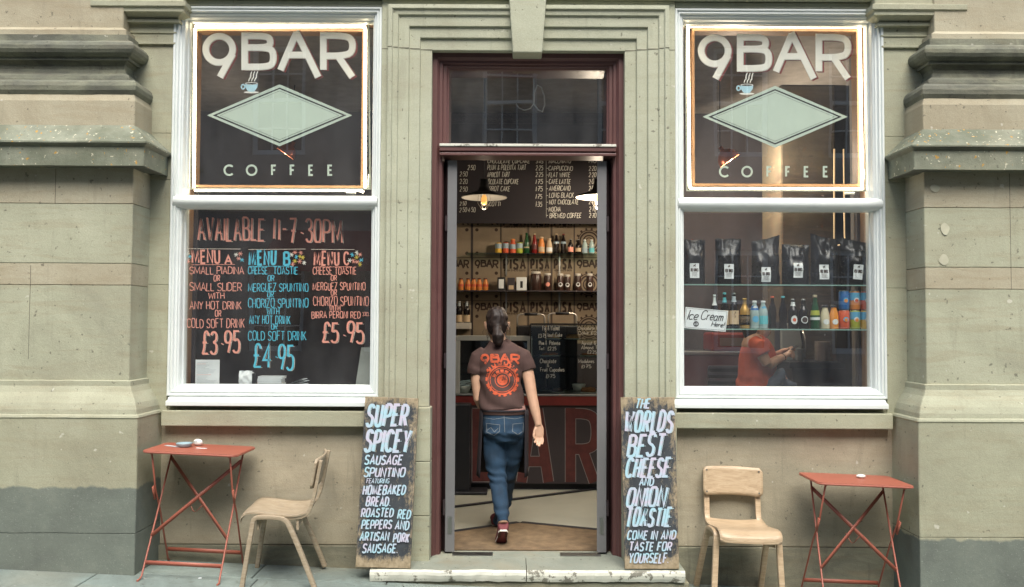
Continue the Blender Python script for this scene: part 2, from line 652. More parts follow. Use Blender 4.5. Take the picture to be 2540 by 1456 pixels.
GL = {
 'A': '0,0 .4,1 .8,0|.14,.34 .68,.34', 'B': '0,0 0,1|~0,1 .5,1 .68,.9 .68,.6 .45,.52 0,.52|~0,.52 .5,.52 .76,.42 .76,.1 .55,0 0,0',
 'C': '~.72,.82 .6,1 .2,1 0,.75 0,.25 .2,0 .58,0 .74,.16', 'D': '0,0 0,1|~0,1 .42,1 .76,.8 .76,.2 .42,0 0,0',
 'E': '.62,1 0,1 0,0 .64,0|0,.52 .54,.52', 'F': '.62,1 0,1 0,0|0,.52 .52,.52', 'G': '~.74,.82 .6,1 .2,1 0,.75 0,.25 .2,0 .6,0 .76,.15 .76,.42|.78,.44 .42,.44',
 'H': '0,0 0,1|.7,0 .7,1|0,.5 .7,.5', 'I': '0,0 0,1', 'J': '~.5,1 .5,.2 .4,0 .1,0 0,.2', 'K': '0,0 0,1|.66,1 .02,.42|.2,.56 .7,0', 'L': '0,1 0,0 .56,0',
 'M': '0,0 .05,1 .5,.15 .95,1 1,0', 'N': '0,0 .02,1 .74,0 .76,1', 'O': '~o.4,1 .1,1 0,.6 0,.4 .1,0 .4,0 .7,0 .8,.4 .8,.6 .7,1', 'P': '0,0 0,1|~0,1 .5,1 .7,.88 .7,.56 .5,.44 0,.44',
 'Q': '~o.4,1 .1,1 0,.6 0,.4 .1,0 .4,0 .7,0 .8,.4 .8,.6 .7,1|.5,.25 .85,-.08', 'R': '0,0 0,1|~0,1 .5,1 .7,.88 .7,.58 .5,.46 0,.46|.32,.46 .72,0',
 'S': '~.66,.84 .55,1 .15,1 .02,.86 .02,.64 .2,.54 .5,.48 .68,.36 .68,.12 .5,0 .14,0 0,.16', 'T': '0,1 .76,1|.38,1 .38,0', 'U': '~0,1 0,.2 .15,0 .55,0 .7,.2 .7,1',
 'V': '0,1 .38,0 .76,1', 'W': '0,1 .26,0 .52,.8 .78,0 1.04,1', 'X': '0,0 .7,1|0,1 .7,0', 'Y': '0,1 .36,.48 .72,1|.36,.48 .36,0', 'Z': '0,1 .66,1 0,0 .7,0',
 '0': '~o.35,1 .08,1 0,.6 0,.4 .08,0 .35,0 .62,0 .7,.4 .7,.6 .62,1', '1': '0,0 .02,1', '2': '~0,.8 .1,1 .45,1 .6,.85 .58,.62 .3,.3 0,0 0,0|0,0 .64,0',
 '3': '~0,.86 .14,1 .46,1 .6,.86 .58,.62 .26,.53|~.26,.53 .6,.46 .64,.16 .46,0 .14,0 0,.14', '4': '.46,0 .46,1 0,.32 .66,.32', '5': '.58,1 .1,1 .06,.56|~.06,.56 .4,.64 .62,.5 .62,.14 .44,0 .14,0 0,.12',
 '7': '0,1 .62,1 .2,0|.14,.5 .56,.5', '8': '~o.32,1 .06,1 .04,.6 .3,.53 .6,.46 .64,0 .32,0 0,0 .04,.46 .32,.53 .58,.6 .6,1', '9': '~.6,.62 .5,.46 .12,.46 0,.6 0,.86 .14,1 .46,1 .6,.86 .6,.6|.6,.66 .34,0',
 '£': '~.66,.8 .56,1 .3,1 .2,.8 .24,.3 .04,0|.02,0 .64,0|.02,.5 .5,.5', '&': '~.72,0 .12,.72 .16,1 .42,1 .46,.76 .04,.36 .04,.06 .3,0 .56,.1 .72,.4', '.': '0,0 .05,.05', '·': '0,.42 .06,.48', '-': '0,.5 .4,.5', "'": '0,.8 .06,1', '!': '.04,.34 .08,1|0,0 .04,.06',
 'a': '~.42,.5 .2,.56 0,.4 0,.12 .16,0 .34,.04 .44,.2|~.44,.56 .44,.1 .54,0', 'b': '0,1 0,0|~0,.4 .2,.58 .44,.5 .46,.1 .22,0 0,.1', 'c': '~.42,.46 .28,.58 .04,.5 0,.2 .12,0 .42,.08', 'd': '~.44,.46 .24,.58 .02,.48 0,.12 .2,0 .44,.14|.44,1 .46,0',
 'e': '~.02,.28 .42,.32 .42,.54 .2,.6 .02,.46 0,.16 .16,0 .42,.1', 'f': '~.4,.9 .28,1 .16,.9 .14,0|0,.56 .36,.56', 'g': '~.42,.5 .2,.6 0,.44 .04,.14 .26,.08 .42,.24|~.44,.58 .44,-.2 .26,-.36 .02,-.26', 'h': '0,1 0,0|~0,.36 .2,.6 .4,.5 .42,0', 'i': '.02,.56 .02,0|0,.76 .04,.82',
 'k': '0,1 0,0|.38,.56 .02,.24|.12,.32 .42,0', 'l': '~0,1 0,.1 .1,0 .16,.04', 'm': '0,.58 0,0|~0,.4 .16,.6 .3,.5 .3,0|~.3,.4 .46,.6 .6,.5 .62,0', 'n': '0,.58 0,0|~0,.38 .2,.6 .4,.5 .42,0', 'o': '~o.2,.58 0,.58 0,.0 .2,0 .44,0 .44,.58', 'p': '0,.58 0,-.34|~0,.42 .2,.6 .44,.5 .44,.1 .2,0 0,.1',
 'r': '0,.58 0,0|~0,.36 .14,.56 .34,.54', 's': '~.36,.5 .2,.6 .02,.5 .06,.34 .34,.26 .36,.06 .18,0 0,.08', 't': '~.14,.9 .14,.1 .26,0 .38,.06|0,.58 .34,.58', 'u': '~0,.58 0,.12 .14,0 .36,.06 .42,.3|.42,.58 .44,0', 'v': '0,.58 .2,0 .4,.58', 'w': '0,.58 .14,0 .3,.46 .44,0 .6,.58', 'x': '0,.58 .38,0|0,0 .38,.58', 'y': '0,.58 .2,.06|.42,.58 .1,-.34', ' ': '',
}
GCACHE = {}
def glyph(ch):
    if ch not in GCACHE:
        out = []
        for part in GL[ch].split('|'):
            if not part:
                continue
            sm = part[0] == '~'
            cl = part[:2] == '~o'
            part = part.lstrip('~').lstrip('o')
            pts = [tuple(float(q) for q in p.split(',')) for p in part.split()]
            if sm:
                pts = chaikin(pts, 3 if cl else 2, cl)
                if cl:
                    pts.append(pts[0])
            out.append(pts)
        wd = max([p[0] for st in out for p in st], default=.3)
        GCACHE[ch] = (out, wd)
    return GCACHE[ch]


def write(mb, s, box, t, f, slant=0, jit=.03, gap=.2, e=0, mi=0, drift=0, outline=None, sub=0):
    x0, y0, x1, y1 = box
    items, u = [], 0
    h = y1 - y0
    gl = [glyph(ch) for ch in s]
    tw = sum(g[1] for g in gl)
    n = len(gl)
    sp = t * .95 + gap * .22 * h                   # room for the pen's own width between letters
    free = x1 - x0 - t - (n - 1) * sp
    if free < .45 * (x1 - x0 - t):
        free = .45 * (x1 - x0 - t)
        sp = (x1 - x0 - t - free) / max(1, n - 1)
    if tw < .12:
        sx, sp = h * .5, (x1 - x0 - t) / max(1, n - 1)
    else:
        sx = free / tw
    xx = x0 + t / 2
    for st, wd in gl:
        items.append((xx, st))
        xx += wd * sx + sp
    k = 0
    for u0, st in items:
        dy, dr, ds = random.uniform(-jit, jit) * h, random.uniform(-jit, jit), 1 + random.uniform(-jit, jit)
        for pl in st:
            q = []
            for (a, b) in pl:
                a2, b2 = a, b * ds
                x = u0 + a2 * sx + (slant + dr) * (b2 - .5) * h
                y = y1 - b2 * h + dy + drift * (u0 + a2 * sx - x0) / (x1 - x0)
                q.append((x, y))
            if sub:                          # more points, for curved grounds
                q2 = []
                for i in range(len(q) - 1):
                    for j in range(sub):
                        g = j / sub
                        q2.append((q[i][0] * (1 - g) + q[i + 1][0] * g, q[i][1] * (1 - g) + q[i + 1][1] * g))
                q = q2 + [q[-1]]
            k += 1
            mb.ribbon(q, t, f, e + .00006 * (k % 12), mi)
            if outline:
                om, dx, dy2, ot = outline
                om.ribbon([(x + dx, y + dy2) for x, y in q], ot, f, e - .0008 + .00006 * (k % 12), 0)
    return mb


BOWL = chaikin
LOGO = [('c', 473, 337, 92), ('l', [(566, 368), (478, 528)]),
        ('l', [(648, 222), (648, 480)]), ('s', [(648, 245), (770, 245), (822, 258), (822, 312), (775, 325), (648, 325)]), ('s', [(648, 325), (790, 325), (844, 345), (844, 438), (790, 458), (648, 458)]),
        ('l', [(893, 480), (1002, 222)]), ('l', [(998, 212), (1152, 528)]), ('l', [(945, 376), (1075, 376)]),
        ('l', [(1187, 220), (1187, 478)]), ('s', [(1187, 243), (1310, 243), (1386, 262), (1386, 362), (1310, 382), (1187, 382)]), ('l', [(1288, 384), (1386, 528)])]


def logo(mb, f, conv, e=0, mi=0, t=46, sub=0):
    """conv maps logo units to picture points"""
    a0, a1 = conv(0, 0), conv(100, 0)
    k = math.hypot(a1[0] - a0[0], a1[1] - a0[1]) / 100
    for i, it in enumerate(LOGO):
        cl = False
        if it[0] == 'c':
            pts = [(it[1] + it[3] * math.cos(2 * PI * q / 40), it[2] + it[3] * .98 * math.sin(2 * PI * q / 40)) for q in range(40)]
            cl = True
        else:
            pts = chaikin(it[1], 2) if it[0] == 's' else list(it[1])
            if sub and it[0] == 'l':
                pts = [(pts[0][0] + (pts[1][0] - pts[0][0]) * g / sub, pts[0][1] + (pts[1][1] - pts[0][1]) * g / sub) for g in range(sub + 1)]
        mb.ribbon([conv(*p) for p in pts], t * k, f, e + i * .00005, mi, cl)
    return mb


def logo_box(x0, y0, x1, y1):
    return lambda x, y: (x0 + (x - 358) / 1052 * (x1 - x0), y0 + (y - 205) / 325 * (y1 - y0))

# ================================================================== SETTING
SYM = .099                                    # the shopfront is symmetrical about this line
def mx(x):
    return 2 * SYM - x


def slope_pts(mb, x0, x1, y0, y1, dz0, dz1, mi=0):
    vs = [(x, y, gz(x) + dz) for dz in (dz0, dz1) for y in (y0, y1) for x in (x0, x1)]
    mb.add(vs, [(0, 2, 3, 1), (4, 5, 7, 6), (0, 1, 5, 4), (2, 6, 7, 3), (0, 4, 6, 2), (1, 3, 7, 5)], mi)


mb = MB()
slope_pts(mb, -60, 60, -60, 40, -.5, -.14)
tag(mb.build('road', 'bed'), kind='structure')
mb = MB()
slope_pts(mb, -9, 9, -2.3, .2, -.13, -.006, 1)
rnd = random.Random(3)
y = .16
for row, dp in enumerate((.46, .62, .55, .5, .6)):
    x = -8.8 + row * .37
    while x < 8.6:
        wd = rnd.uniform(.62, .98)
        dz = rnd.uniform(-.002, .002)
        slope_pts(mb, x + .003, x + wd - .003, y - dp + .003, y - .003, -.05, dz)
        x += wd
    y -= dp
tag(mb.build('pavement', ['pave', 'bed'], bevel=.004, seg=1), kind='structure')

# ------------------------------------------------------------------ the stone building
bld = thing('stone_building', (SYM, 0, -.1), 'sandstone shop building with heavy moulded piers and cream-white window frames', 'building')
WX0, WX1 = -2.207, -.852                     # left window, outer edges
WZ0, WZ1 = 1.04, 3.548
DX0, DX1 = -.56, .76                         # clear stone opening of the doorway


def rough(p, amp, fr=7.0):
    return amp * noise.noise(V(p) * fr) + amp * .6 * noise.noise(V(p) * fr * 3.1)


def sweep(mb, prof, e, Yf, xfar, mirror=False, step=.06, amp=.0025, mis=None):
    """a moulding that runs along the front and turns the corner back to the wall: prof = [(projection, z)]"""
    xs = []
    x = xfar
    while x < e - .12 - step:
        xs.append(x)
        x += step
    cols = []
    n = len(prof)
    for x in xs:
        cols.append([(x, Yf - p, z) for p, z in prof])
    cols.append([(e + p - .05, Yf - p, z) for p, z in prof])
    cols.append([(e + p - .004, Yf - p, z) for p, z in prof])
    cols.append([(e + p, Yf - p + .004, z) for p, z in prof])
    for g in (.3, .65, 1.0):
        cols.append([(e + p, (Yf - p) * (1 - g) + .02 * g, z) for p, z in prof])
    vs, fs, ms = [], [], []
    for c in cols:
        for (x, yy, z) in c:
            q = (x, yy, z)
            vs.append(V((x + rough(q, amp), yy + rough((x + 9, yy, z), amp), z + rough((x, yy + 5, z), amp * .8))))
    if mirror:
        vs = [V((mx(v.x), v.y, v.z)) for v in vs]
    for i in range(len(cols) - 1):
        for j in range(n - 1):
            f = (i * n + j, (i + 1) * n + j, (i + 1) * n + j + 1, i * n + j + 1)
            fs.append(f[::-1] if mirror else f)
            ms.append(mis[j] if mis else 0)
    o = len(mb.v)
    mb.v += vs
    for f, m_ in zip(fs, ms):
        mb.f.append([i + o for i in f])
        mb.m.append(m_)
        mb.s.append(False)
    return mb


def zf(py, p=0):                             # height of a picture row on the pier front
    return at(310, py, -.255 - p).z


def arc(p0, p1, z0, z1, bulge, n=7):          # half-round between two heights
    out = []
    for i in range(n + 1):
        a = PI * i / n
        z = (z0 + z1) / 2 - (z1 - z0) / 2 * -math.cos(a)
        g = i / n
        out.append((p0 + (p1 - p0) * g + bulge * math.sin(a), z))
    return out


PE = -2.341                                  # pier corner
prof, mis = [], []
def pp(lst, mi):
    for a in lst:
        prof.append(a)
        mis.append(mi)


pp([(-.15, 4.3), (-.15, zf(66, -.13)), (-.135, zf(70, -.12)), (-.115, zf(72, -.1)), (-.115, zf(84, -.1))], 0)
pp([(-.09, zf(86, -.09)), (-.09, zf(98, -.09))], 1)
pp(arc(-.085, -.08, zf(100, -.06), zf(140, -.06), .055), 1)
pp([(-.08, zf(142, -.07)), (-.08, zf(148, -.07)), (-.1, zf(150, -.09)), (-.118, zf(160, -.1)), (-.122, zf(170, -.1)), (-.11, zf(180, -.09)), (-.075, zf(187, -.07)), (-.07, zf(194, -.06))], 1)
pp(arc(-.065, -.045, zf(197, -.03), zf(246, -.03), .06), 1)
pp([(0, zf(250)), (0, zf(309)), (.0, zf(311))], 2)
pp([(.12, zf(347, .12)), (.135, zf(350, .13)), (.135, zf(354, .13))], 3)
pp([(.125, zf(359, .12)), (.11, zf(364, .11))], 1)
pp([(.11, zf(366, .11)), (.11, zf(411, .11))], 3)
pp([(.1, zf(413, .1)), (.03, zf(413, .1) + .012), (.0, zf(414, .1) + .01)], 1)
JZ = [zf(505), zf(653), zf(707)]
def joint(z, p, m):
    pp([(p, z + .0025), (p - .006, z + .0015), (p - .006, z - .0015), (p, z - .0025)], m)
joint(JZ[0], 0, 0)
joint(JZ[1], 0, 4)
joint(JZ[2], 0, 0)
pp([(0, zf(943)), (.016, zf(945)), (.016, zf(957)), (.02, zf(961)), (.032, zf(972)), (.05, zf(984, .05)), (.072, zf(1000, .07)), (.086, zf(1016, .08)), (.09, zf(1028, .09)), (.1, zf(1031, .1)), (.105, zf(1036, .1))], 4)
pp([(.1, zf(1040, .1)), (.1, zf(1180, .1))], 5)
joint(zf(1323, .1), .1, 5)
pp([(.1, -.3)], 5)
mis2 = mis[1:]
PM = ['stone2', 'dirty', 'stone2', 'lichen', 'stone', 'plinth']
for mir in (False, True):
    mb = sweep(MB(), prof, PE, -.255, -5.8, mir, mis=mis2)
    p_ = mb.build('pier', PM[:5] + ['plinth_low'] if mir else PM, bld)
    # upright joints in the ashlar
    jb = MB()
    for x, a, b in ((-2.82, 320, 505), (-2.96, 653, 943)) if not mir else ((-2.87, 420, 707),):
        jb.box(*sorted((mx(x - .0015), mx(x + .0015)) if mir else (x - .0015, x + .0015)), -.2555, -.25, zf(b), zf(a) if a > 414 else zf(416))
    if mir:
        pm_ = mat('pale_filler', '#b3b19b', .9)
        for px_, py_, ra, rb_ in ((2319, 467, .03, .022), (2344, 568, .027, .034), (2341, 644, .03, .03)):
            c = at(px_, py_, -.2575)
            sb = MB()
            sb.poly([(c.x + ra * math.cos(a) * (1 + .1 * math.sin(3 * a + px_)), c.z + rb_ * math.sin(a) * (1 + .15 * math.cos(2 * a + py_))) for a in [2 * PI * i / 24 for i in range(24)]], lambda x, z, e: V((x, -.2592, z)))
            sb.build('filler_patch', pm_, p_)
    jb.build('mortar_joint', 'joint', p_)

# narrow strip of wall beside each window with a small capital
cap = [(.0, 3.0)]
cap = [(.09, 4.3), (.09, at(420, 2, -.08).z), (.115, at(420, 4, -.1).z), (.115, at(420, 16, -.1).z), (.1, at(420, 20, -.1).z), (.1, at(420, 28, -.1).z), (.085, at(420, 32, -.08).z), (.05, at(420, 40, -.06).z), (.035, at(420, 46, -.04).z), (.05, at(420, 48, -.04).z), (.05, at(420, 56, -.04).z), (.03, at(420, 60, 0).z),
       (.012, at(420, 62, 0).z), (.012, at(420, 80, 0).z), (.02, at(420, 81, 0).z), (.02, at(420, 84, 0).z), (.012, at(420, 85, 0).z), (.012, at(420, 106, 0).z), (.018, at(420, 107, 0).z), (.018, at(420, 111, 0).z), (0, at(420, 113, 0).z),
       (0, at(420, 330, 0).z + .002), (-.005, at(420, 330, 0).z), (0, at(420, 330, 0).z - .002), (0, at(420, 445, 0).z + .002), (-.005, at(420, 445, 0).z), (0, at(420, 445, 0).z - .002), (0, at(420, 706, 0).z + .002), (-.005, at(420, 706, 0).z), (0, at(420, 706, 0).z - .002), (0, .86)]
for mir in (False, True):
    sweep(MB(), cap, WX0 - .002, 0, -2.7, mir, amp=.0012, step=.1).build('window_pilaster', 'stone', bld)

# wall over the openings, under the windows and the sill courses
wb = MB()
wb.box(WX0 - .02, mx(WX0) + .02, -.06, .3, 3.592, 4.3)
wb.box(WX0 - .02, WX1 + .001, -.012, .3, WZ1 + .002, 3.589)
wb.box(mx(WX1) - .001, mx(WX0) + .02, -.012, .3, WZ1 + .002, 3.589)
wb.build('wall', 'stone3', bld, bevel=.006)
ZS0, ZS1 = at(640, 1058, -.06).z, at(640, 1019, -.06).z
for mir in (False, True):
    def X(a, b):
        return (mx(b), mx(a)) if mir else (a, b)
    cb = MB().box(*X(-2.22, -.80 if not mir else -.83), -.06, .3, ZS0, ZS1)
    cb.build('sill_course', 'stone', bld, bevel=.006)
    MB().box(*X(-2.3, -.6), .015, .3, ZS1 + .001, .99).build('wall', 'base', bld)
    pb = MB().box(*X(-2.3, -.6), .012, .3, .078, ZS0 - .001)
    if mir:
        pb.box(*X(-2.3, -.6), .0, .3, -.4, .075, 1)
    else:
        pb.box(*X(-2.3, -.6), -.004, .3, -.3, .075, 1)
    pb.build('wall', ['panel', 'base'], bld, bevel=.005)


def frame_sweep(mb, x0, x1, z0, z1, prof, sides=4, mis=None):
    """a moulded frame round a rectangle, mitred: prof = [(inset, y)]"""
    n = len(prof)
    cols = []
    pth = [(x0, z0, 1, 0 if sides == 3 else 1), (x0, z1, 1, -1), (x1, z1, -1, -1), (x1, z0, -1, 0 if sides == 3 else 1)]
    for X_, Z_, sx, sz in pth:
        cols.append([(X_ + sx * i, y_, Z_ + sz * i) for i, y_ in prof])
    k = 4 if sides == 4 else 3
    vs = [p for c in cols for p in c]
    fs, ms = [], []
    for i in range(k):
        j = (i + 1) % 4
        for q in range(n - 1):
            fs.append((i * n + q, i * n + q + 1, j * n + q + 1, j * n + q))
            ms.append(mis[q] if mis else 0)
    o = len(mb.v)
    mb.v += [V(v) for v in vs]
    for f, m_ in zip(fs, ms):
        mb.f.append([i + o for i in f])
        mb.m.append(m_)
        mb.s.append(False)
    return mb


# door surround
SX0, SX1 = WX1 + .001, mx(WX1) - .001
dsp = [(0, .05), (0, -.022), (.042, -.022), (.046, -.07), (.072, -.072), (.078, -.058), (.108, -.056), (.113, -.042), (.178, -.04), (.181, -.025), (.248, -.023), (.251, -.006), (.324, -.004), (.324, .14)]
ZP = .963
frame_sweep(MB(), SX0, SX1, ZP, 3.5905, dsp, 3).build('door_surround', 'stone3', bld, bevel=.003)
jz = at(1000, 120, -.03).z
jb = MB()
for mir in (False, True):
    a, b = SX0 + .002, SX0 + .324
    xa, xb = (mx(b), mx(a)) if mir else (a, b)
    for i in range(len(dsp) - 2):
        (i0, y0), (i1, y1) = dsp[i + 1], dsp[i + 2] if i + 2 < len(dsp) else dsp[i + 1]
        if abs(i1 - i0) < .02:
            continue
        xx = (SX0 + i0, SX0 + i1)
        xx = (mx(xx[1]), mx(xx[0])) if mir else xx
        jb.box(xx[0], xx[1], min(y0, y1) - .0012, max(y0, y1) + .01, jz - .0018, jz + .0018)
    for zq in (at(1000, 700, -.03).z,):
        pass
jb.build('mortar_joint', 'joint', bld)
for mir in (False, True):
    a, b = SX0 + .004, -.512
    x0, x1 = (mx(b), mx(a)) if mir else (a, b)
    qb = MB()
    zl = [-.02, .28, .62, ZP - .002]
    for i in range(3):
        qb.box(x0, x1, -.074, .14, zl[i] + .0015, zl[i + 1] - .0015)
    qb.box(x0 + .003, x1 - .003, -.068, .13, 0, ZP - .01, 1)
    qb.build('surround_base', ['stone', 'joint'], bld, bevel=.005)
kb = MB()
kz = at(1308, 131, -.1).z
k1, k2 = at(1272, 131, -.1).x, at(1345, 131, -.1).x
kb.prism([(k1 - .055, -.105, 4.0), (k1, -.105, kz), (k2, -.105, kz), (k2 + .055, -.105, 4.0)], (0, .14, 0))
kb.build('keystone', 'stone3', bld, bevel=.008)

# windows
GY = .105                                    # glass
FP = [(0, .25), (0, -.01), (.003, -.015), (.014, -.016), (.017, -.012), (.018, -.003), (.022, -.003), (.024, -.009), (.033, -.009), (.036, .002), (.039, .008), (.05, .01), (.053, .02), (.06, .024), (.063, .034), (.063, GY - .03), (.066, GY - .026), (.07, GY - .022), (.07, GY + .03)]
GZ = {}
for mir in (False, True):
    x0, x1 = (mx(WX1), mx(WX0)) if mir else (WX0, WX1)
    wb = MB()
    frame_sweep(wb, x0, x1, WZ0 - .02, WZ1, FP)
    win = wb.build('window', 'white', bld, bevel=.002)
    zr0, zr1 = at(690, 515, -.01).z, at(690, 483, -.01).z
    rb = MB()
    cz_ = (zr0 + zr1) / 2
    hr = (zr1 - zr0) / 2
    n = 12
    pr = [(.09, zr0 - .002), (.03, zr0)] + [(.03 - .055 * math.sin(PI * i / n), cz_ - hr * math.cos(PI * i / n)) for i in range(n + 1)] + [(.03, zr1), (.09, zr1 + .002)]
    vs = [(x, y_, z) for x in (x0 + .02, x1 - .02) for y_, z in pr]
    q = len(pr)
    rb.add(vs, [(i, i + 1, q + i + 1, q + i) for i in range(q - 1)] + [tuple(range(q)), tuple(range(2 * q - 1, q - 1, -1))], 0, False)
    rb.build('meeting_rail', 'white', win, smooth=False)
    sb = MB()
    xs0, xs1 = (mx(-.82), mx(-2.192)) if mir else (-2.192, -.82)
    sb.add([(xs0, -.065, .962), (xs1, -.065, .962), (xs1, -.065, .991), (xs0, -.065, .991), (xs1, -.03, 1.0), (xs0, -.03, 1.0), (xs1, -.028, 1.012), (xs0, -.028, 1.012), (xs1, GY, 1.044), (xs0, GY, 1.044), (xs1, .1, .962), (xs0, .1, .962)],
           [(0, 1, 2, 3), (3, 2, 4, 5), (5, 4, 6, 7), (7, 6, 8, 9), (0, 11, 10, 1), (0, 3, 5, 7, 9, 11), (1, 10, 8, 6, 4, 2), (9, 8, 10, 11)])
    sb.build('sill', 'white', win, bevel=.004)
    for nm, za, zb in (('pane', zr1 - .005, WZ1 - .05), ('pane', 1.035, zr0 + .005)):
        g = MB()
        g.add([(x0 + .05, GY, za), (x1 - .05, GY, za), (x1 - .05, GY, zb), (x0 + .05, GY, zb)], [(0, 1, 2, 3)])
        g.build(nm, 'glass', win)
    ib = MB()                                # dark inner lining of the opening
    frame_sweep(ib, x0 + .05, x1 - .05, 1.02, WZ1 - .04, [(-.0, GY + .03), (-.01, .3)])
    ib.build('window_lining', 'cream_frame', win)

# door frame, transom light and the two opened leaves
DZT = 3.268
df = MB()
fx0, fx1 = SX0 + .324, SX1 - .324
frame_sweep(df, fx0 - .01, fx1 + .01, 0.0, DZT + .01, [(0, .3), (0, .05), (.042, .05), (.044, .06), (.05, .064), (.054, .078), (.074, .08), (.08, .1), (.082, .12), (.082, .3)], 3)
tz0, tz1 = at(1308, 389, .07).z, at(1308, 362, .07).z
df.box(fx0 + .05, fx1 - .05, .03, .2, tz0, tz0 + .018)
df.box(fx0 + .07, fx1 - .07, .045, .2, tz0 + .0185, tz0 + .03)
df.box(fx0 + .05, fx1 - .05, .035, .2, tz0 + .0305, tz1 - .012)
frame_sweep(df, fx0 + .06, fx1 - .06, tz1 - .02, DZT - .05, [(0, .3), (0, .095), (.03, .095), (.034, .105), (.044, .11), (.046, .125), (.046, .3)])
frm = df.build('door_frame', 'maroon', bld, bevel=.003)
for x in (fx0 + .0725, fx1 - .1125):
    MB().box(x, x + .04, .2, .3, 0, tz0).build('dark_gap_fill', 'dark_door', frm)  # dark box added to darken the shaded gap beside each leaf
MB().box(fx0 + .05, fx1 - .05, .028, .14, tz1 - .0115, tz1 + .006).build('transom_sill', 'step', frm, bevel=.003)
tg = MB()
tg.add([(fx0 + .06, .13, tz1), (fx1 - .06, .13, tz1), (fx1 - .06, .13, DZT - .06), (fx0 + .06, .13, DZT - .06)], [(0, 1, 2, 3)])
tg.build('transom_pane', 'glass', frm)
for sgn, a, b in ((-1, at(1108, 800, .1).x, at(1131, 800, .1).x), (1, at(1481, 800, .1).x, at(1504, 800, .1).x)):
    lf = MB()
    hinge = a if sgn < 0 else b
    inner = b if sgn < 0 else a
    sw = .22                                  # the leaves stand past square, folded back into the room
    y0, y1 = .1, .62
    q = [(a, y0), (b, y0), (b + sgn * sw, y1), (a + sgn * sw, y1)]
    zt = tz0 - .02
    vs = [(x, y_, z) for z in (.015, zt) for x, y_ in q]
    lf.add(vs, [(3, 2, 1, 0), (4, 5, 6, 7), (1, 2, 6, 5), (2, 3, 7, 6), (3, 0, 4, 7)], 1)
    lf.add(vs, [(0, 1, 5, 4)], 0)
    door = lf.build('door', ['grey_edge', 'dark_door'], bld, bevel=.004)
    for z in (.25, 1.2, 2.1):
        MB().box(min(hinge + sgn * .002, hinge + sgn * .014), max(hinge + sgn * .002, hinge + sgn * .014), .09, .11, z, z + .1).build('hinge', 'dark_door', door)
    lk = MB().box(min(a, b) + .018, max(a, b) - .018, .0975, .0985, .13, .24)
    lk.build('lock_plate', 'steel', door)

# doorstep
st = MB()
sx0, sx1 = at(917, 1425, -.275).x, at(1700, 1425, -.275).x
smid = at(1306, 1430, -.275).x
for a, b in ((sx0, smid - .0025), (smid + .0025, sx1)):
    n = 40
    pr = [(.02, -.07), (-.265, -.07), (-.272, -.05), (-.276, -.03), (-.273, -.012), (-.26, -.001), (-.22, .0), (.02, .0)]
    cols = []
    for i in range(n + 1):
        x = a + (b - a) * i / n
        cols.append([(x, y_ + (rough((x, y_, z), .006, 6) if y_ < -.22 else 0), z + (rough((x, y_ + 3, z), .005, 8) if y_ < -.24 else 0)) for y_, z in pr])
    q = len(pr)
    st.add([p for c in cols for p in c], [(i * q + j, (i + 1) * q + j, (i + 1) * q + j + 1, i * q + j + 1) for i in range(n) for j in range(q - 1)] + [tuple(range(q))[::-1], tuple(n * q + j for j in range(q))],
           0, False)
    for k_ in range(len(st.m) - n * (q - 1) - 2, len(st.m) - 2):
        st.m[k_] = 1 if (k_ - (len(st.m) - n * (q - 1) - 2)) % (q - 1) in (5, 6) else 0
stp = st.build('doorstep', ['step', 'slab'], bld)
MB().box(sx0 - .03, sx1 + .03, -.25, .0, -.3, -.075).build('step_riser', 'base', stp, bevel=.01)
MB().box(fx0 + .02, fx1 - .02, .021, .17, -.1, .001).build('threshold', 'slab', stp, bevel=.004)
for pa in (1172, 1440):
    c = at(pa, 1383, .07)
    MB().box(c.x - .13, c.x + .13, .05, .13, .0015, .006).build('threshold_plate', 'steel', stp)

# ------------------------------------------------------------------ inside
RX0, RX1, RY0, RY1, RZ = -3.6, 3.8, .32, 3.4, 3.7
fb = MB()
fb.box(RX0, RX1, .17, RY1, -.12, 0)
tag(fb.build('floor', 'vinylfloor'), kind='structure')
ib = MB()
ib.box(RX0, RX1, RY1, RY1 + .1, 0, RZ)
ib.box(RX0 - .1, RX0, .3, RY1, 0, RZ)
ib.box(RX1, RX1 + .1, .3, RY1, 0, RZ)
room_wall = tag(ib.build('interior_wall', 'ivinyl'), kind='structure')
tag(MB().box(RX0, RX1, .3, RY1, RZ, RZ + .1).build('ceiling', 'ceil'), kind='structure')
fi = MB()                                    # back of the front wall
for a, b, c, d in ((RX0, WX0 + .06, 0, RZ), (WX1 - .06, fx0, 0, RZ), (fx1, mx(WX1) + .06, 0, RZ), (mx(WX0) - .06, RX1, 0, RZ), (WX0 + .06, WX1 - .06, 0, 1.0), (mx(WX1) + .06, mx(WX0) - .06, 0, 1.0),
                   (WX0 + .06, WX1 - .06, WZ1 - .03, RZ), (mx(WX1) + .06, mx(WX0) - .06, WZ1 - .03, RZ), (fx0, fx1, DZT, RZ)):
    fi.box(a, b, .301, .33, c, d)
tag(fi.build('interior_wall', 'ivinyl'), kind='structure')

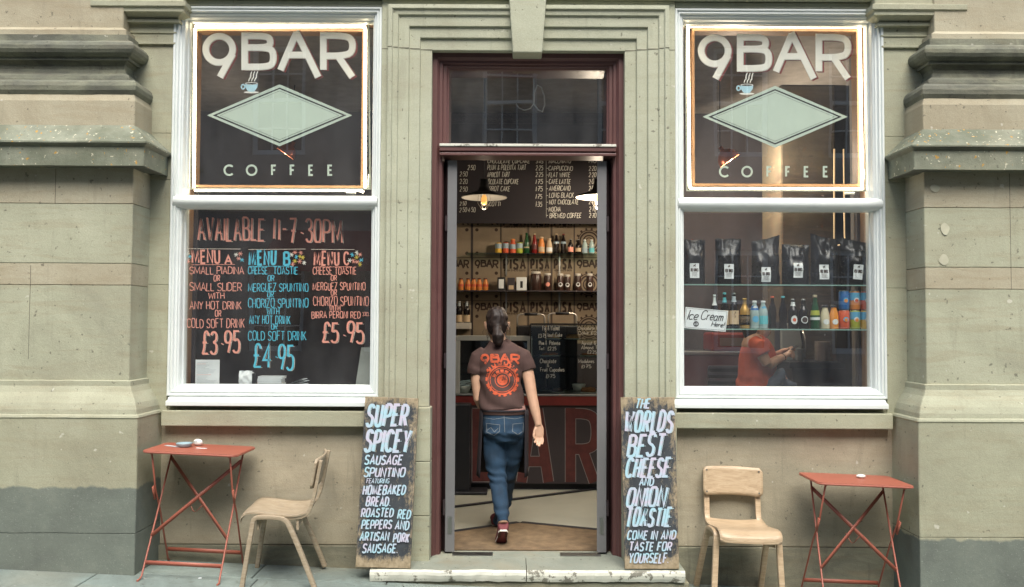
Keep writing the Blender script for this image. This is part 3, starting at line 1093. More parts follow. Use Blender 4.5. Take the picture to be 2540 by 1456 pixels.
# coir mat with its black edging and the second strip
def fl(px, py, z=0):
    d = ray(px, py)
    return CAM + d * ((z - CAM.z) / d.z)
mt = MB()
L, P_, R_ = fl(1040, 1335), fl(1290, 1300), fl(1570, 1327)
out = [V((L.x, .18, 0)), V((R_.x, .18, 0)), R_, P_, L]
mt.prism([(p.x, p.y, .004) for p in out], (0, 0, .006))
coir = mt.build('door_mat', 'coir')
tag(coir, 'brown coir mat with pointed inner edge inside the doorway', 'mat')
eb = MB()
def edge(a, b, wd):
    d = (b - a).normalized()
    nn = V((-d.y, d.x, 0)) * wd
    eb.prism([a + V((0, 0, .005)), b + V((0, 0, .005)), b + nn + V((0, 0, .005)), a + nn + V((0, 0, .005))], (0, 0, .007))
edge(L, P_, .05)
edge(P_, R_, .05)
eb.build('edging', 'strip', coir)
eb = MB()
edge(fl(1040, 1272), fl(1500, 1213), .05)
tag(eb.build('floor_strip', 'strip'), 'black trim strip running slantwise over the grey floor', 'floor trim')

# ================================================================== SIGNS IN THE UPPER WINDOWS
def window_sign(f0, sh, label, side):
    """f0: measuring window; sh: shift of the drawing in its units"""
    def u(x, y):
        return f0(x + sh[0], y + sh[1])
    Y = GY + .02
    F_ = flat(Y)
    rt = thing('window_sign', tuple(at(*u(888, 1210), Y)), label, 'sign', 'painted signs in the upper windows')
    # thin border
    if side == 'l':
        bx = [(294, 146), (1497, 148), (1508, 1294), (276, 1292)]
    else:
        bx = [(243, 166), (1476, 166), (1478, 1306), (253, 1304)]
    b = MB().ribbon([f0(*p) for p in bx], 11 * .362, F_, -.001, 0, True)
    b.build('border', 'vinylborder', rt)
    sd = MB()
    for k, (dx, dy) in enumerate(((5, 3), (10, 6), (15, 9))):
        logo(sd, F_, lambda x, y: u(x + dx, y + dy), -.003 - k * .0006, t=45)
    sd.build('letter_shadow', 'vinylred', rt)
    ed = MB()
    logo(ed, F_, lambda x, y: u(x + 1.5, y + 1.5), .0, t=49)
    logo(ed, F_, u, .0012, t=42, mi=1)
    ed.build('lettering', [mat('letter_edge', '#c2bdae', .5), 'vinyl'], rt)
    dm = MB()
    cx, cy = 888, 790
    for k, (hw, hh, m_) in enumerate(((497, 212, 0), (458, 190, 1), (432, 180, 0), (408, 168, 1), (404, 166, 0))):
        dm.poly([u(cx - hw, cy), u(cx, cy - hh), u(cx + hw, cy), u(cx, cy + hh)], F_, -.004 + k * .0008, m_)
    dm.build('diamond', ['vinylgreen', 'vinylblack'], rt)
    cp = MB()
    q = 2 * PI / 20
    cp.poly([u(*p) for p in ((652, 572), (738, 572), (736, 596), (722, 618), (712, 628), (678, 628), (666, 618), (654, 596))], F_, .001)
    cp.ribbon([u(638 + 12 * math.cos(q * i), 594 + 15 * math.sin(q * i)) for i in range(20)], 9 * .362, F_, .0005, 0, True)
    cp.poly([u(695 + 43 * math.cos(q * i), 572 + 8 * math.sin(q * i)) for i in range(20)], F_, .0016, 1)
    cp.poly([u(695 + 37 * math.cos(q * i), 573 + 5 * math.sin(q * i)) for i in range(20)], F_, .0022, 2)
    cp.poly([u(695 + 52 * math.cos(q * i), 632 + 7 * math.sin(q * i)) for i in range(20)], F_, .0004, 1)
    for x in (682, 702, 722):
        cp.ribbon(chaikin([u(x - 6, 558), u(x - 2, 540), u(x + 8, 530), u(x + 6, 514), u(x + 16, 488)], 2), [1.6 + 1.2 * math.sin(i * PI / 19) for i in range(20)], F_, .0004, 1)
    cp.build('cup_emblem', ['vinylblue', 'vinyl', 'vinylblack'], rt)
    cf = MB()
    for ch, a, b_ in (('C', 505, 572), ('O', 657, 735), ('F', 822, 868), ('F', 950, 995), ('E', 1077, 1122), ('E', 1208, 1254)):
        if ch == 'O':
            c = [(696 + 33 * math.cos(2 * PI * i / 28), 1166 + 33 * math.sin(2 * PI * i / 28)) for i in range(28)]
            cf.ribbon([u(*p) for p in c], 13 * .362, F_, 0, 0, True)
        elif ch == 'C':
            c = [(543 + 33 * math.cos(R(d)), 1166 + 33 * math.sin(R(d))) for d in range(45, 316, 10)]
            cf.ribbon([u(*p) for p in c], 13 * .362, F_, 0)
        else:
            write(cf, ch, (*u(a + 7, 1134), *u(b_, 1199)), 13 * .362, F_, jit=0)
    cf.build('wording', 'vinylgreen', rt)
    return rt


window_sign(RA, (0, 0), 'cream and red 9BAR COFFEE window sign with a diamond, above the handwritten menu', 'l')
window_sign(RF, (-31, 10), 'cream and red 9BAR COFFEE window sign with a diamond, above the black coffee bags', 'r')


def neon(f0, runs, label, clips):
    Y = GY + .055
    rt = thing('glow_tube', tuple(at(*f0(888, 1290), Y)), label, 'neon light', 'neon tube frames')
    mb = MB()
    for run in runs:
        pts = []
        for i, p in enumerate(run):
            P3 = at(*f0(*p), Y)
            if 0 < i < len(run) - 1:
                a, b = at(*f0(*run[i - 1]), Y), at(*f0(*run[i + 1]), Y)
                d1, d2 = (a - P3).normalized() * .025, (b - P3).normalized() * .025
                for g in range(6):
                    t_ = g / 5
                    pts.append((P3 + d1) * (1 - t_) ** 2 + P3 * 2 * t_ * (1 - t_) + (P3 + d2) * t_ ** 2)
            else:
                pts.append(P3)
        mb.tube(pts, .0088, 10, (0, 1, 0))
    mb.build('glass_tube', 'neon', rt)
    cb = MB()
    for a, b, r_ in clips:
        cb.tube([at(*f0(*a), Y + .005), at(*f0(*b), Y + .005)], r_, 10, (0, 1, 0))
    cb.build('connector', 'white', rt)
    wb_ = MB()
    a, b, r_ = clips[0]
    wb_.tube([at(*f0(a[0] + dx, a[1] + dy), Y + .01) for dx, dy in ((100, 2), (130, 10), (170, 15), (215, 10), (260, -4), (300, -34))], .003, 6)
    wb_.build('lead', 'white', rt)
    return rt


neon(RA, [[(310, 183), (1477, 181), (1474, 1288)], [(309, 196), (301, 1288)], [(306, 1303), (1440, 1303), (1462, 1315)]], 'glowing warm white neon tube edging the sign above the handwritten menu',
     [((312, 163), (430, 163), .008), ((1503, 1195), (1500, 1290), .009), ((1345, 1322), (1410, 1322), .009)])
neon(RF, [[(268, 180), (1437, 183), (1453, 1278)], [(260, 186), (271, 1293), (1460, 1293)]], 'glowing warm white neon tube edging the sign above the coffee bags',
     [((320, 152), (385, 150), .008), ((1468, 1160), (1470, 1225), .009), ((1335, 1325), (1400, 1325), .009)])
for f0, bx, nm in ((RA, ((318, 205), (1462, 1290)), 'above the handwritten menu'), (RF, ((285, 205), (1430, 1280)), 'above the coffee bags')):
    a, b = at(*f0(*bx[0]), GY + .1), at(*f0(*bx[1]), GY + .1)
    fm = MB()
    frame_sweep(fm, a.x, b.x, b.z, a.z, [(0, GY + .075), (.014, GY + .075), (.014, GY + .17), (0, GY + .17), (0, GY + .075)])
    tag(fm.build('sign_frame', 'cream_frame'), 'thin wooden frame lit by the neon tube, behind the sign ' + nm, 'frame', 'wooden frames behind the signs')

# ------------------------------------------------------------------ handwritten menu on the lower left pane
Fm = flat(GY + .016)
a = at(680, 960, GY + .016)
rt = thing('window_menu', tuple(a), 'handwritten menu in salmon and turquoise pen on the lower window glass', 'menu')
hd, ol = MB(), MB()
O = (ol, 3.6, 2.0, .8)
def W(mb, s, b, t, o=None, **k):
    x0, y0 = RB(b[0], b[1])
    x1, y1 = RB(b[2], b[3])
    write(mb, s, (x0, y0, x1, y1), t, Fm, outline=o, **k)
W(hd, 'AVAILABLE', (298, 146, 728, 286), 4.8, O, gap=.16)
W(hd, '11', (780, 150, 822, 278), 4.8, O, gap=.5)
W(hd, '-', (835, 150, 868, 278), 4.8, O)
W(hd, '7', (880, 158, 928, 305), 4.8, O)
W(hd, '·', (952, 180, 962, 286), 7, O)
W(hd, '30PM', (982, 158, 1220, 300), 4.8, O, gap=.14)
hd.build('heading', 'salmon', rt)
ru = MB()
for a_, b_ in (((233, 340), (573, 342)), ((623, 345), (985, 342)), ((1020, 344), (1295, 345))):
    ru.ribbon([RB(*a_), RB(*b_)], 1.0, Fm)
cols = (('salmon', [('MENU', (262, 352, 445, 430), 4.6), ('A', (470, 388, 522, 437), 4.2), ('SMALL PIADINA', (250, 455, 596, 500), 1.9), ('OR', (402, 508, 444, 545), 1.9), ('SMALL SLIDER', (250, 556, 582, 606), 1.9), ('WITH', (368, 618, 472, 655), 1.9),
                    ('ANY HOT DRINK', (250, 674, 580, 722), 1.9), ('OR', (410, 730, 452, 768), 1.9), ('COLD SOFT DRINK', (233, 784, 600, 840), 1.9)], [('£3', (325, 862, 428, 1004), 5), ('·', (448, 890, 458, 980), 6), ('95', (468, 866, 572, 998), 5)]),
        ('blue', [('MENU', (624, 356, 802, 440), 5.6), ('B', (842, 362, 890, 440), 5.6), ('CHEESE', (620, 455, 745, 500), 1.9), ('TOASTIE', (780, 455, 938, 500), 1.9), ('OR', (744, 508, 788, 544), 1.9), ('MERGUEZ SPUNTINO', (620, 560, 1004, 610), 1.9), ('OR', (742, 612, 784, 646), 1.9),
                  ('CHORIZO SPUNTINO', (620, 656, 1004, 712), 1.9), ('WITH', (738, 718, 820, 756), 1.9), ('ANY HOT DRINK', (626, 764, 890, 815), 1.9), ('OR', (766, 816, 808, 850), 1.9), ('COLD SOFT DRINK', (620, 864, 990, 920), 1.9)], [('£4', (648, 950, 772, 1092), 5), ('·', (792, 980, 802, 1070), 6), ('95', (808, 952, 914, 1108), 5)]),
        ('salmon', [('MENU', (1036, 360, 1200, 444), 4.6), ('C', (1224, 362, 1262, 440), 4.4), ('CHEESE TOASTIE', (1030, 456, 1308, 502), 1.9), ('OR', (1144, 510, 1184, 542), 1.9), ('MERGUEZ SPUNTINO', (1030, 556, 1366, 602), 1.9), ('OR', (1144, 602, 1184, 634), 1.9), ('CHORIZO SPUNTINO', (1032, 644, 1386, 700), 1.9),
                    ('WITH', (1134, 700, 1206, 732), 1.9), ('BIRRA PERONI RED', (1022, 738, 1334, 780), 1.9), ('33CL', (1345, 742, 1390, 765), 1.2)], [('£5', (1086, 810, 1196, 932), 5), ('·', (1222, 840, 1232, 930), 6), ('95', (1244, 808, 1356, 936), 5)]))
for m_, lines, price in cols:
    mb = MB()
    for s, b, t in lines:
        W(mb, s, b, t, gap=.22, jit=.04)
    u0 = lines[0][1]
    mb.ribbon([RB(u0[0], u0[3] + 12), RB(lines[1][1][2] + 16, u0[3] + 10)], 1.2, Fm)
    for s, b, t in price:
        W(mb, s, b, t, O, gap=.12)
    mb.build('menu_column', m_, rt)
ru.build('rule', 'creampen', rt)
ol.build('outline', 'creampen', rt)
fl_ = {k_: MB() for k_ in ('vinyl', 'salmon', 'blue', 'yellow')}
for x, y, k_ in ((236, 368, 'vinyl'), (252, 390, 'blue'), (242, 420, 'salmon'), (545, 378, 'vinyl'), (572, 372, 'salmon'), (562, 402, 'salmon'), (582, 410, 'blue'), (896, 378, 'vinyl'), (918, 364, 'salmon'), (955, 366, 'salmon'), (926, 392, 'blue'), (950, 390, 'yellow'), (968, 396, 'yellow'), (918, 418, 'yellow'), (948, 420, 'salmon'), (976, 430, 'vinyl'), (904, 438, 'salmon'),
                (1280, 378, 'blue'), (1310, 366, 'vinyl'), (1330, 378, 'salmon'), (1308, 394, 'yellow'), (1264, 414, 'vinyl'), (1288, 418, 'salmon'), (1312, 424, 'salmon'), (1338, 412, 'blue'), (1330, 438, 'yellow')):
    for q in range(3):
        d = PI * q / 3 + random.uniform(-.2, .2)
        r_ = random.uniform(12, 16)
        fl_[k_].ribbon([RB(x + r_ * math.cos(d), y + r_ * math.sin(d)), RB(x - r_ * math.cos(d), y - r_ * math.sin(d))], 1.5, Fm, .00005 * q)
for k_, mb in fl_.items():
    mb.build('star_doodle', k_, rt)

# things on the left window board
wz = 1.042
tag(MB().box(WX0 + .07, WX1 - .05, GY + .03, .42, .99, wz - .002).build('window_board', 'ivinyl', bevel=.003), 'dark window board behind the handwritten menu', 'window board')
def zpx(px, py, Y):
    return at(px, py, Y).z
Yw = .2
x0, x1 = at(*RB(286, 1200), Yw).x, at(*RB(438, 1200), Yw).x
zt = at(*RB(360, 1043), Yw).z
pm = thing('menu_sheet', ((x0 + x1) / 2, Yw, wz), 'white printed menu sheet standing upright against the window glass', 'menu sheet')
MB().box(x0, x1, Yw, Yw + .004, wz, zt).build('sheet', 'paper', pm)
tx = MB()
Fs = flat(Yw - .001)
rr = random.Random(4)
for i in range(22):
    y = 1062 + i * 7.6
    xx = 296 if i % 3 else 300
    tx.ribbon([RB(xx, y), RB(xx + rr.uniform(50, 126), y)], .7, Fs, 0, 1 if i in (1, 10, 19) else 0)
tx.build('print', ['papergrey', 'salmon'], pm)
nh = thing('napkin_holder', (at(*RB(604, 1200), .22).x, .22, wz), 'small black holder stuffed with white napkins beside the book stack', 'napkin holder')
x0, x1 = at(*RB(558, 1200), .2).x, at(*RB(652, 1200), .2).x
zt = at(*RB(604, 1120), .2).z
nb = MB()
g = 10
vs = []
for i in range(g + 1):
    for j in range(g + 1):
        u_, v_ = i / g, j / g
        vs.append((x0 + .006 + (x1 - x0 - .012) * u_, .205 + .018 * noise.noise((u_ * 5, v_ * 6, 2)) - .014 * math.sin(PI * v_), wz + .004 + (zt - wz + .004) * v_ + .006 * noise.noise((u_ * 6, 1, 1)) * v_))
nb.add(vs, [(i * (g + 1) + j, (i + 1) * (g + 1) + j, (i + 1) * (g + 1) + j + 1, i * (g + 1) + j + 1) for i in range(g) for j in range(g)], 0, True)
nb.box(x0 + .008, x1 - .008, .222, .25, wz + .004, zt - .004)
nb.build('napkins', 'paper', nh)
fr = MB()
fr.box(x0, x1, .19, .26, wz, wz + .004)
fr.box(x0, x0 + .004, .19, .26, wz + .004, zt - .01)
fr.box(x1 - .004, x1, .19, .26, wz + .004, zt - .01)
fr.build('holder', 'black', nh)
bt = [1228, 1213, 1196, 1180, 1160, 1148, 1132]
x0, x1 = at(*RB(676, 1200), .2).x, at(*RB(838, 1200), .2).x
z = wz
words = ['bottom', 'second from bottom', 'third from bottom', 'middle', 'third from top', 'second from top', 'topmost']
for i in range(6):
    h = .0165 if i != 3 else .012
    bx_ = x0 + rr.uniform(0, .008)
    bk = thing('book', ((x0 + x1) / 2, .24, z), 'pale paperback, %s, in the book stack under the menu' % ['the bottom one', 'second from the bottom', 'third from the bottom', 'third from the top', 'second from the top', 'the topmost'][i], 'book', 'books stacked on the window board')
    e_ = rr.uniform(-.006, .006)
    MB().box(bx_ + .002, x1 - .002 + e_, .192, .29, z + .0015, z + h - .0015).build('pages', 'paper', bk)
    cv = MB()
    cv.box(bx_, x1 + e_, .19, .292, z, z + .0012)
    cv.box(bx_, x1 + e_, .19, .292, z + h - .0013, z + h - .0003)
    cv.build('cover', mat('book_cover', ['#dfe6e6', '#ccd6d6', '#e2e4dc', '#b5c6c8', '#e0e4e4', '#d3dcdc'][i], .6), bk)
    z += h
mg = MB()
xa = at(*RB(840, 1220), .2).x
for i in range(11):                          # loose fan of papers
    y0 = .19 + .012 * i
    L_ = .115 - i * .002
    pts = [(xa + .014 * (i % 3) + L_ * t_, wz + .003 + .0035 * i + (.012 + .003 * i) * t_ * math.sin(2.4 * t_)) for t_ in [k_ / 8 for k_ in range(9)]]
    vs = [(x, y0, z_) for x, z_ in pts] + [(x + .01, y0 + .1, z_ + .001) for x, z_ in pts]
    mg.add(vs, [(k_, k_ + 1, k_ + 10, k_ + 9) for k_ in range(8)], 0)
tag(mg.build('magazine_pile', 'papergrey'), 'curling pile of magazines fanned out beside the book stack', 'magazines')
mg = MB()
xa = at(*RB(1100, 1230), .2).x
for i in range(4):
    L_ = .12 + .012 * i
    pts = [(xa + L_ * t_ - .01 * i, wz + .002 + .004 * i + .012 * t_ * t_ * i / 3) for t_ in [k_ / 6 for k_ in range(7)]]
    vs = [(x, .2, z_) for x, z_ in pts] + [(x, .3, z_) for x, z_ in pts]
    mg.add(vs, [(k_, k_ + 1, k_ + 8, k_ + 7) for k_ in range(6)], 0)
tag(mg.build('leaflet_pile', 'papergrey'), 'few loose leaflets lying by the pale board at the window side', 'leaflets')
lb = MB()
c = [at(*RB(1338, 965), .26), at(*RB(1396, 965), .26), at(*RB(1396, 1240), .2), at(*RB(1296, 1240), .2)]
lb.prism([(p.x, p.y, max(p.z, wz)) for p in c], (0, .012, 0))
tag(lb.build('leaning_board', mat('pale_board', '#8e948d', .7)), 'pale grey-green board leaning at the doorway end of the menu window board', 'board')
nb = MB()
q = at(*RB(480, 1228), .21)
nb.lathe(q.x, .22, [(0, wz), (.022, wz), (.026, wz + .006), (.02, wz + .014), (.008, wz + .019), (0, wz + .02)], 14, sx=1.1)
for i, v_ in enumerate(nb.v):
    nb.v[i] = v_ + V((0, 0, max(0, (v_.z - wz)) * noise.noise(v_ * 60)))
tag(nb.build('crumpled_napkin', 'paper'), 'crumpled cream napkin lying beside the printed menu sheet', 'napkin')

# ================================================================== RIGHT WINDOW: shelves, bags, bottles, cans
Yg = GY + .03
M['shelfedge'] = mat('green_glass_edge', '#7fa096', .3, var=.1)
sz1, sz2 = at(*RG(700, 549), .2).z, at(*RG(700, 833), .2).z
rx0, rx1 = mx(WX1) + .07, mx(WX0) - .07
for z, lb_ in ((sz1, 'glass shelf carrying the black coffee bags'), (sz2, 'glass shelf carrying the row of bottles and cans')):
    sh_ = tag(MB().box(rx0, rx1, Yg + .002, .34, z - .008, z - .0005).build('glass_shelf', 'shelfglass', bevel=.001), lb_, 'shelf')
    MB().box(rx0, rx1, Yg, Yg + .0015, z - .0085, z - .0005).build('polished_edge', 'shelfedge', sh_)
M['bottledark'] = mat('dark_bottle_glass', '#150f0e', .12, var=0)
M['bottlegreen'] = mat('green_bottle_glass', '#1e4a2c', .12, var=0)
M['bottlered'] = mat('red_drink', '#7a1f1d', .15, var=0)
M['drinkorange'] = mat('orange_juice', '#d58a35', .25, var=0)
M['drinkpale'] = mat('pale_lemonade', '#c9c0a0', .25, var=0)
M['gold'] = mat('gold_foil', '#b58f4a', .4, .4, .2)
M['bottleclear'] = mat('pale_bottle_glass', '#9fb3b0', .15, var=.1)
M['teal'] = mat('teal_label', '#5fb6bd', .6, var=.05)
M['lblue'] = mat('light_blue_print', '#5fa9cc', .45, var=.08)
M['dblue'] = mat('deep_blue_print', '#1f62a0', .45, var=.08)
M['ored'] = mat('orange_red_print', '#cc5a38', .45, var=.1)
M['lime'] = mat('lime_print', '#a3ab3e', .45, var=.1)
M['yel'] = mat('yellow_print', '#d9ac3f', .45, var=.1)
M['orng'] = mat('orange_print_can', '#d9873f', .45, var=.1)
M['beige'] = mat('beige_label', '#c4ae8e', .7, var=.05)
PROF = {'beer': [(0, 0), (.9, 0), (1, .03), (1, .54), (.93, .62), (.6, .72), (.42, .8), (.36, .95), (.42, .955), (.42, .975), (.0, .976)],
        'cola': [(0, 0), (.86, 0), (.95, .05), (.82, .22), (1, .46), (.86, .62), (.5, .78), (.36, .88), (.34, .95), (.42, .96), (.42, .975), (0, .976)],
        'water': [(0, 0), (.92, 0), (1, .04), (1, .5), (.96, .62), (.7, .76), (.42, .88), (.4, .95), (.46, .955), (0, .96)],
        'juice': [(0, 0), (.92, 0), (1, .04), (1, .5), (.9, .64), (.62, .82), (.56, .92), (.62, .93), (0, .935)],
        'slim': [(0, 0), (.9, 0), (1, .03), (1, .35), (.85, .55), (.5, .8), (.36, .95), (.42, .955), (0, .96)],
        'jar': [(0, 0), (.94, 0), (1, .04), (1, .78), (.85, .86), (.8, .9), (0, .9)],
        'can': [(0, 0), (.84, 0), (1, .07), (1, .9), (.86, .96), (.86, .98), (.78, .97), (0, .96)]}


def rad_at(prof, h):
    for (r0, h0), (r1, h1) in zip(prof, prof[1:]):
        if h0 <= h <= h1 and h1 > h0:
            return r0 + (r1 - r0) * (h - h0) / (h1 - h0)
    return 1


def bottle(cx, cy, z, r, h, kind, body, cap, bands, label, cat='bottle', group=None, name=None, seg=20):
    pr = PROF[kind]
    t = thing(name or cat.replace(' ', '_'), (cx, cy, z), label, cat, group)
    MB().lathe(cx, cy, [(max(a, .001) * r, z + b * h) for a, b in pr], seg).build('body', body, t)
    if kind == 'can':
        MB().lathe(cx, cy, [(.001, z + .975 * h), (.6 * r, z + .974 * h), (.79 * r, z + .985 * h), (.86 * r, z + h), (.9 * r, z + .975 * h)], seg).build('lid', 'steel', t)
    elif cap:
        ct = pr[-1][1]
        cr = pr[-2][0] * 1.08
        MB().lathe(cx, cy, [(cr * r, z + (ct - .035) * h), (cr * r * 1.04, z + (ct - .03) * h), (cr * r, z + .99 * h), (cr * r * .8, z + h), (.001, z + h)], 14).build('cap', cap, t)
    for a, b, m_ in bands:
        n = 4
        MB().lathe(cx, cy, [((rad_at(pr, a + (b - a) * i / n) * r + .0008), z + (a + (b - a) * i / n) * h) for i in range(n + 1)], seg).build('paper_label' if kind != 'can' else 'printed_band', m_, t)
    return t


def disc(t, cx, cy, z, r, ro, m_, name, sx=1.0, part=None):      # a printed roundel on the front of a curved body
    mb = MB()
    q = [(ro * sx * math.cos(2 * PI * i / 16), ro * math.sin(2 * PI * i / 16)) for i in range(16)]
    def f(u_, v_):
        a_ = min(max(u_ / r, -1.4), 1.4)
        return V((cx + (r + .0016) * math.sin(a_), cy - (r + .0016) * math.cos(a_), z + v_))
    vs = [f(0, 0)] + [f(u_ * .5, v_ * .5) for u_, v_ in q] + [f(u_, v_) for u_, v_ in q]
    fs = [(0, 1 + i, 1 + (i + 1) % 16) for i in range(16)] + [(1 + i, 17 + i, 17 + (i + 1) % 16, 1 + (i + 1) % 16) for i in range(16)]
    mb.add(vs, fs)
    return mb.build(name, m_, t)


# six coffee bags
BAGS = [(203, 258, 130, 276, 207, 457, 'half hidden at the window edge nearest the doorway'), (424, 252, 340, 510, 430, 462, 'with a straight flat top, second from the doorway'), (667, 258, 575, 758, 670, 482, 'with peaked corner and low label, third from the doorway'),
        (862, 288, 772, 950, 877, 455, 'shorter, with a flat crimped top, fourth from the doorway'), (1047, 248, 958, 1140, 1046, 466, 'tall with one peaked corner, fifth from the doorway'), (1258, 264, 1150, 1354, 1265, 466, 'slumped, with a sagging top, last from the doorway')]
for i, (cx, yt, xa, xb, lx, ly, ds) in enumerate(BAGS):
    Yb = .2
    a, b = at(*RG(xa, 540), Yb).x, at(*RG(xb, 540), Yb).x
    zt = at(*RG(cx, yt), Yb).z
    z0 = sz1 + .0002
    t = thing('coffee_bag', ((a + b) / 2, Yb, z0), 'shiny black coffee bag ' + ds, 'coffee bag', 'black coffee bags on the top shelf')
    n, m_ = 18, 22
    ears = [(0, 0), (0, 0), (-.01, .035), (0, -.004), (.035, -.012), (.02, -.02)][i]
    def surf(u_, v_, sgn, a=a, b=b, zt=zt, i=i, ears=ears):
        th_ = .052 * (1 - abs(2 * u_ - 1) ** 4) * min(1, (1 - v_) * 1.9) ** .8 * (.75 + .25 * min(1, v_ * 8)) + .001
        wr = .010 * noise.noise((u_ * 3 + i * 7, v_ * 4, 1)) + .006 * noise.noise((u_ * 9 + i * 5, v_ * 7, 3)) * (.4 + v_)
        wd = (b - a) * (1 - .10 * (v_ ** 2) * (1 - v_) * 3)
        x = (a + b) / 2 + (u_ - .5) * wd + .004 * noise.noise((u_, v_ * 5, i))
        z_ = z0 + (zt - z0) * v_ + v_ ** 6 * (ears[0] * (1 - u_) ** 2 + ears[1] * u_ ** 2) + v_ ** 3 * .006 * noise.noise((u_ * 4, i, 0))
        return V((x, Yb + sgn * th_ + wr * (1 if sgn < 0 else .4) * min(1, v_ * 5), z_))
    mb = MB()
    for sg in (-1, 1):
        vs = [surf(p / n, q / m_, sg) for p in range(n + 1) for q in range(m_ + 1)]
        fs = [(p * (m_ + 1) + q, (p + 1) * (m_ + 1) + q, (p + 1) * (m_ + 1) + q + 1, p * (m_ + 1) + q + 1) for p in range(n) for q in range(m_)]
        mb.add(vs, fs if sg < 0 else [f[::-1] for f in fs], 0, True)
    mb.build('pouch', 'plastic', t)
    # paper label laid on the front of the pouch
    h_ = zt - z0
    lc = at(*RG(lx, ly), Yb - .05)
    lw, lh = .062, .098
    tilt = (0, 0, 0, 0, .0, .08)[i]
    def lab(px, pz, e=0):                    # label coordinates, -0.5..0.5
        x = lc.x + px * lw + pz * lh * tilt
        z_ = lc.z + pz * lh - px * lw * tilt
        u_, v_ = (x - a) / (b - a), (z_ - z0) / (zt - z0)
        s_ = surf(min(max(u_, .02), .98), min(max(v_, 0), 1), -1)
        return V((x, s_.y - .0022 - e, z_))
    q = 8
    vs = [lab(-.5 + p / q, -.5 + r_ / q) for p in range(q + 1) for r_ in range(q + 1)]
    lb_ = MB().add(vs, [(p * (q + 1) + r_, (p + 1) * (q + 1) + r_, (p + 1) * (q + 1) + r_ + 1, p * (q + 1) + r_ + 1) for p in range(q) for r_ in range(q)], 0, True).build('paper_label', 'paper', t)
    tx = MB()
    fq = lambda x, y, e=0: lab(x, -y, e + .0012)
    write(tx, 'RED BRICK', (-.42, -.14, .42, .05), .06, fq, jit=0, gap=.3)
    for k_ in range(5):
        tx.ribbon([(-.3, .13 + .06 * k_), (.3 - .08 * (k_ % 2), .13 + .06 * k_)], .016, fq)
    tx.poly([(-.12, -.3), (-.1, -.4), (.0, -.38), (.08, -.46), (.14, -.42), (.1, -.36), (.12, -.26), (.07, -.26), (.04, -.31), (-.04, -.31), (-.06, -.26), (-.11, -.26)], fq)
    tx.build('lettering', 'cardink', lb_)

GB = 'bottles on the lower glass shelf'
Yb = .2
def rb(x, yt, half, *a_, **k_):
    c = at(*RG(x, 828), Yb)
    zt = at(*RG(x, yt), Yb).z
    r_ = half * .38329 * (DIST + Yb) / FPX
    return bottle(c.x, Yb, sz2 + .0003, r_, zt - sz2, *a_, group=GB, **k_), c.x, r_, zt - sz2
rb(337, 612, 22, 'beer', 'bottledark', 'white', [(.1, .5, 'beige'), (.68, .92, 'white')], 'dark beer bottle with white neck, first of the row behind the card')
rb(402, 598, 25, 'beer', 'bottledark', 'teal', [(.1, .5, 'beige'), (.72, .86, 'teal')], 'dark beer bottle with small green neck label, behind the ice cream card')
t, x, r_, h = rb(463, 600, 30, 'beer', 'bottledark', 'steel', [(.12, .5, 'beige'), (.74, .9, 'papergrey')], 'dark beer bottle with tall beige label numbered 312')
mb = MB()
for k_, ch in enumerate('312'):
    write(mb, ch, (-.006, .008 + .013 * k_, .006, .018 + .013 * k_), .0018, lambda px, py, e, x=x, r_=r_, h=h: V((x + px, Yb - r_ - .0022 - e, sz2 + .5 * h - py)), jit=0)
mb.build('number', 'cardink', t)
rb(532, 636, 32, 'beer', 'gold', 'gold', [(.12, .45, 'bottledark'), (.2, .4, 'beige')], 'bottle with gold foil neck and slanted beige label')
t, x, r_, h = rb(596, 652, 30, 'water', 'bottleclear', 'white', [(.66, .82, 'dblue')], 'clear water bottle with round white and blue labels')
disc(t, x, Yb, sz2 + .72 * h, r_ * .72, .018, 'white', 'round_label')
disc(t, x, Yb, sz2 + .34 * h, r_, .022, 'lblue', 'round_label')
t, x, r_, h = rb(652, 652, 30, 'water', 'bottleclear', 'white', [(.16, .46, 'teal')], 'clear water bottle with turquoise label and white cap')
disc(t, x, Yb, sz2 + .72 * h, r_ * .72, .016, 'lblue', 'round_label')
rb(711, 622, 27, 'cola', 'bottledark', 'ored', [], 'dark waisted cola bottle with red cap')
rb(780, 622, 27, 'cola', 'bottledark', 'teal', [], 'dark waisted cola bottle with pale blue cap')
t, x, r_, h = rb(845, 640, 31, 'beer', 'bottledark', 'steel', [(.76, .9, 'white')], 'dark ale bottle with white oval label and white neck')
disc(t, x, Yb, sz2 + .3 * h, r_, .029, 'white', 'oval_label', .75)
disc(t, x, Yb, sz2 + .3 * h, r_ + .001, .012, 'ored', 'seal', 1)
t, x, r_, h = rb(912, 640, 31, 'beer', 'bottledark', 'steel', [], 'dark ale bottle with round cream label and bare neck')
disc(t, x, Yb, sz2 + .3 * h, r_, .024, 'white', 'round_label')
disc(t, x, Yb, sz2 + .3 * h, r_ + .001, .018, 'cardink', 'seal', 1)
rb(988, 614, 30, 'slim', 'bottlegreen', 'beige', [(.26, .34, 'white'), (.4, .54, 'lime')], 'slim green glass bottle with white band')
t, x, r_, h = rb(1052, 680, 29, 'juice', 'drinkpale', 'black', [], 'pale lemonade bottle with square white label and black cap')
disc(t, x, Yb, sz2 + .3 * h, r_, .018, 'white', 'square_label', 1.1)
t, x, r_, h = rb(1110, 680, 29, 'juice', 'drinkorange', 'black', [], 'orange juice bottle with square white label and black cap')
disc(t, x, Yb, sz2 + .3 * h, r_, .018, 'white', 'square_label', 1.1)
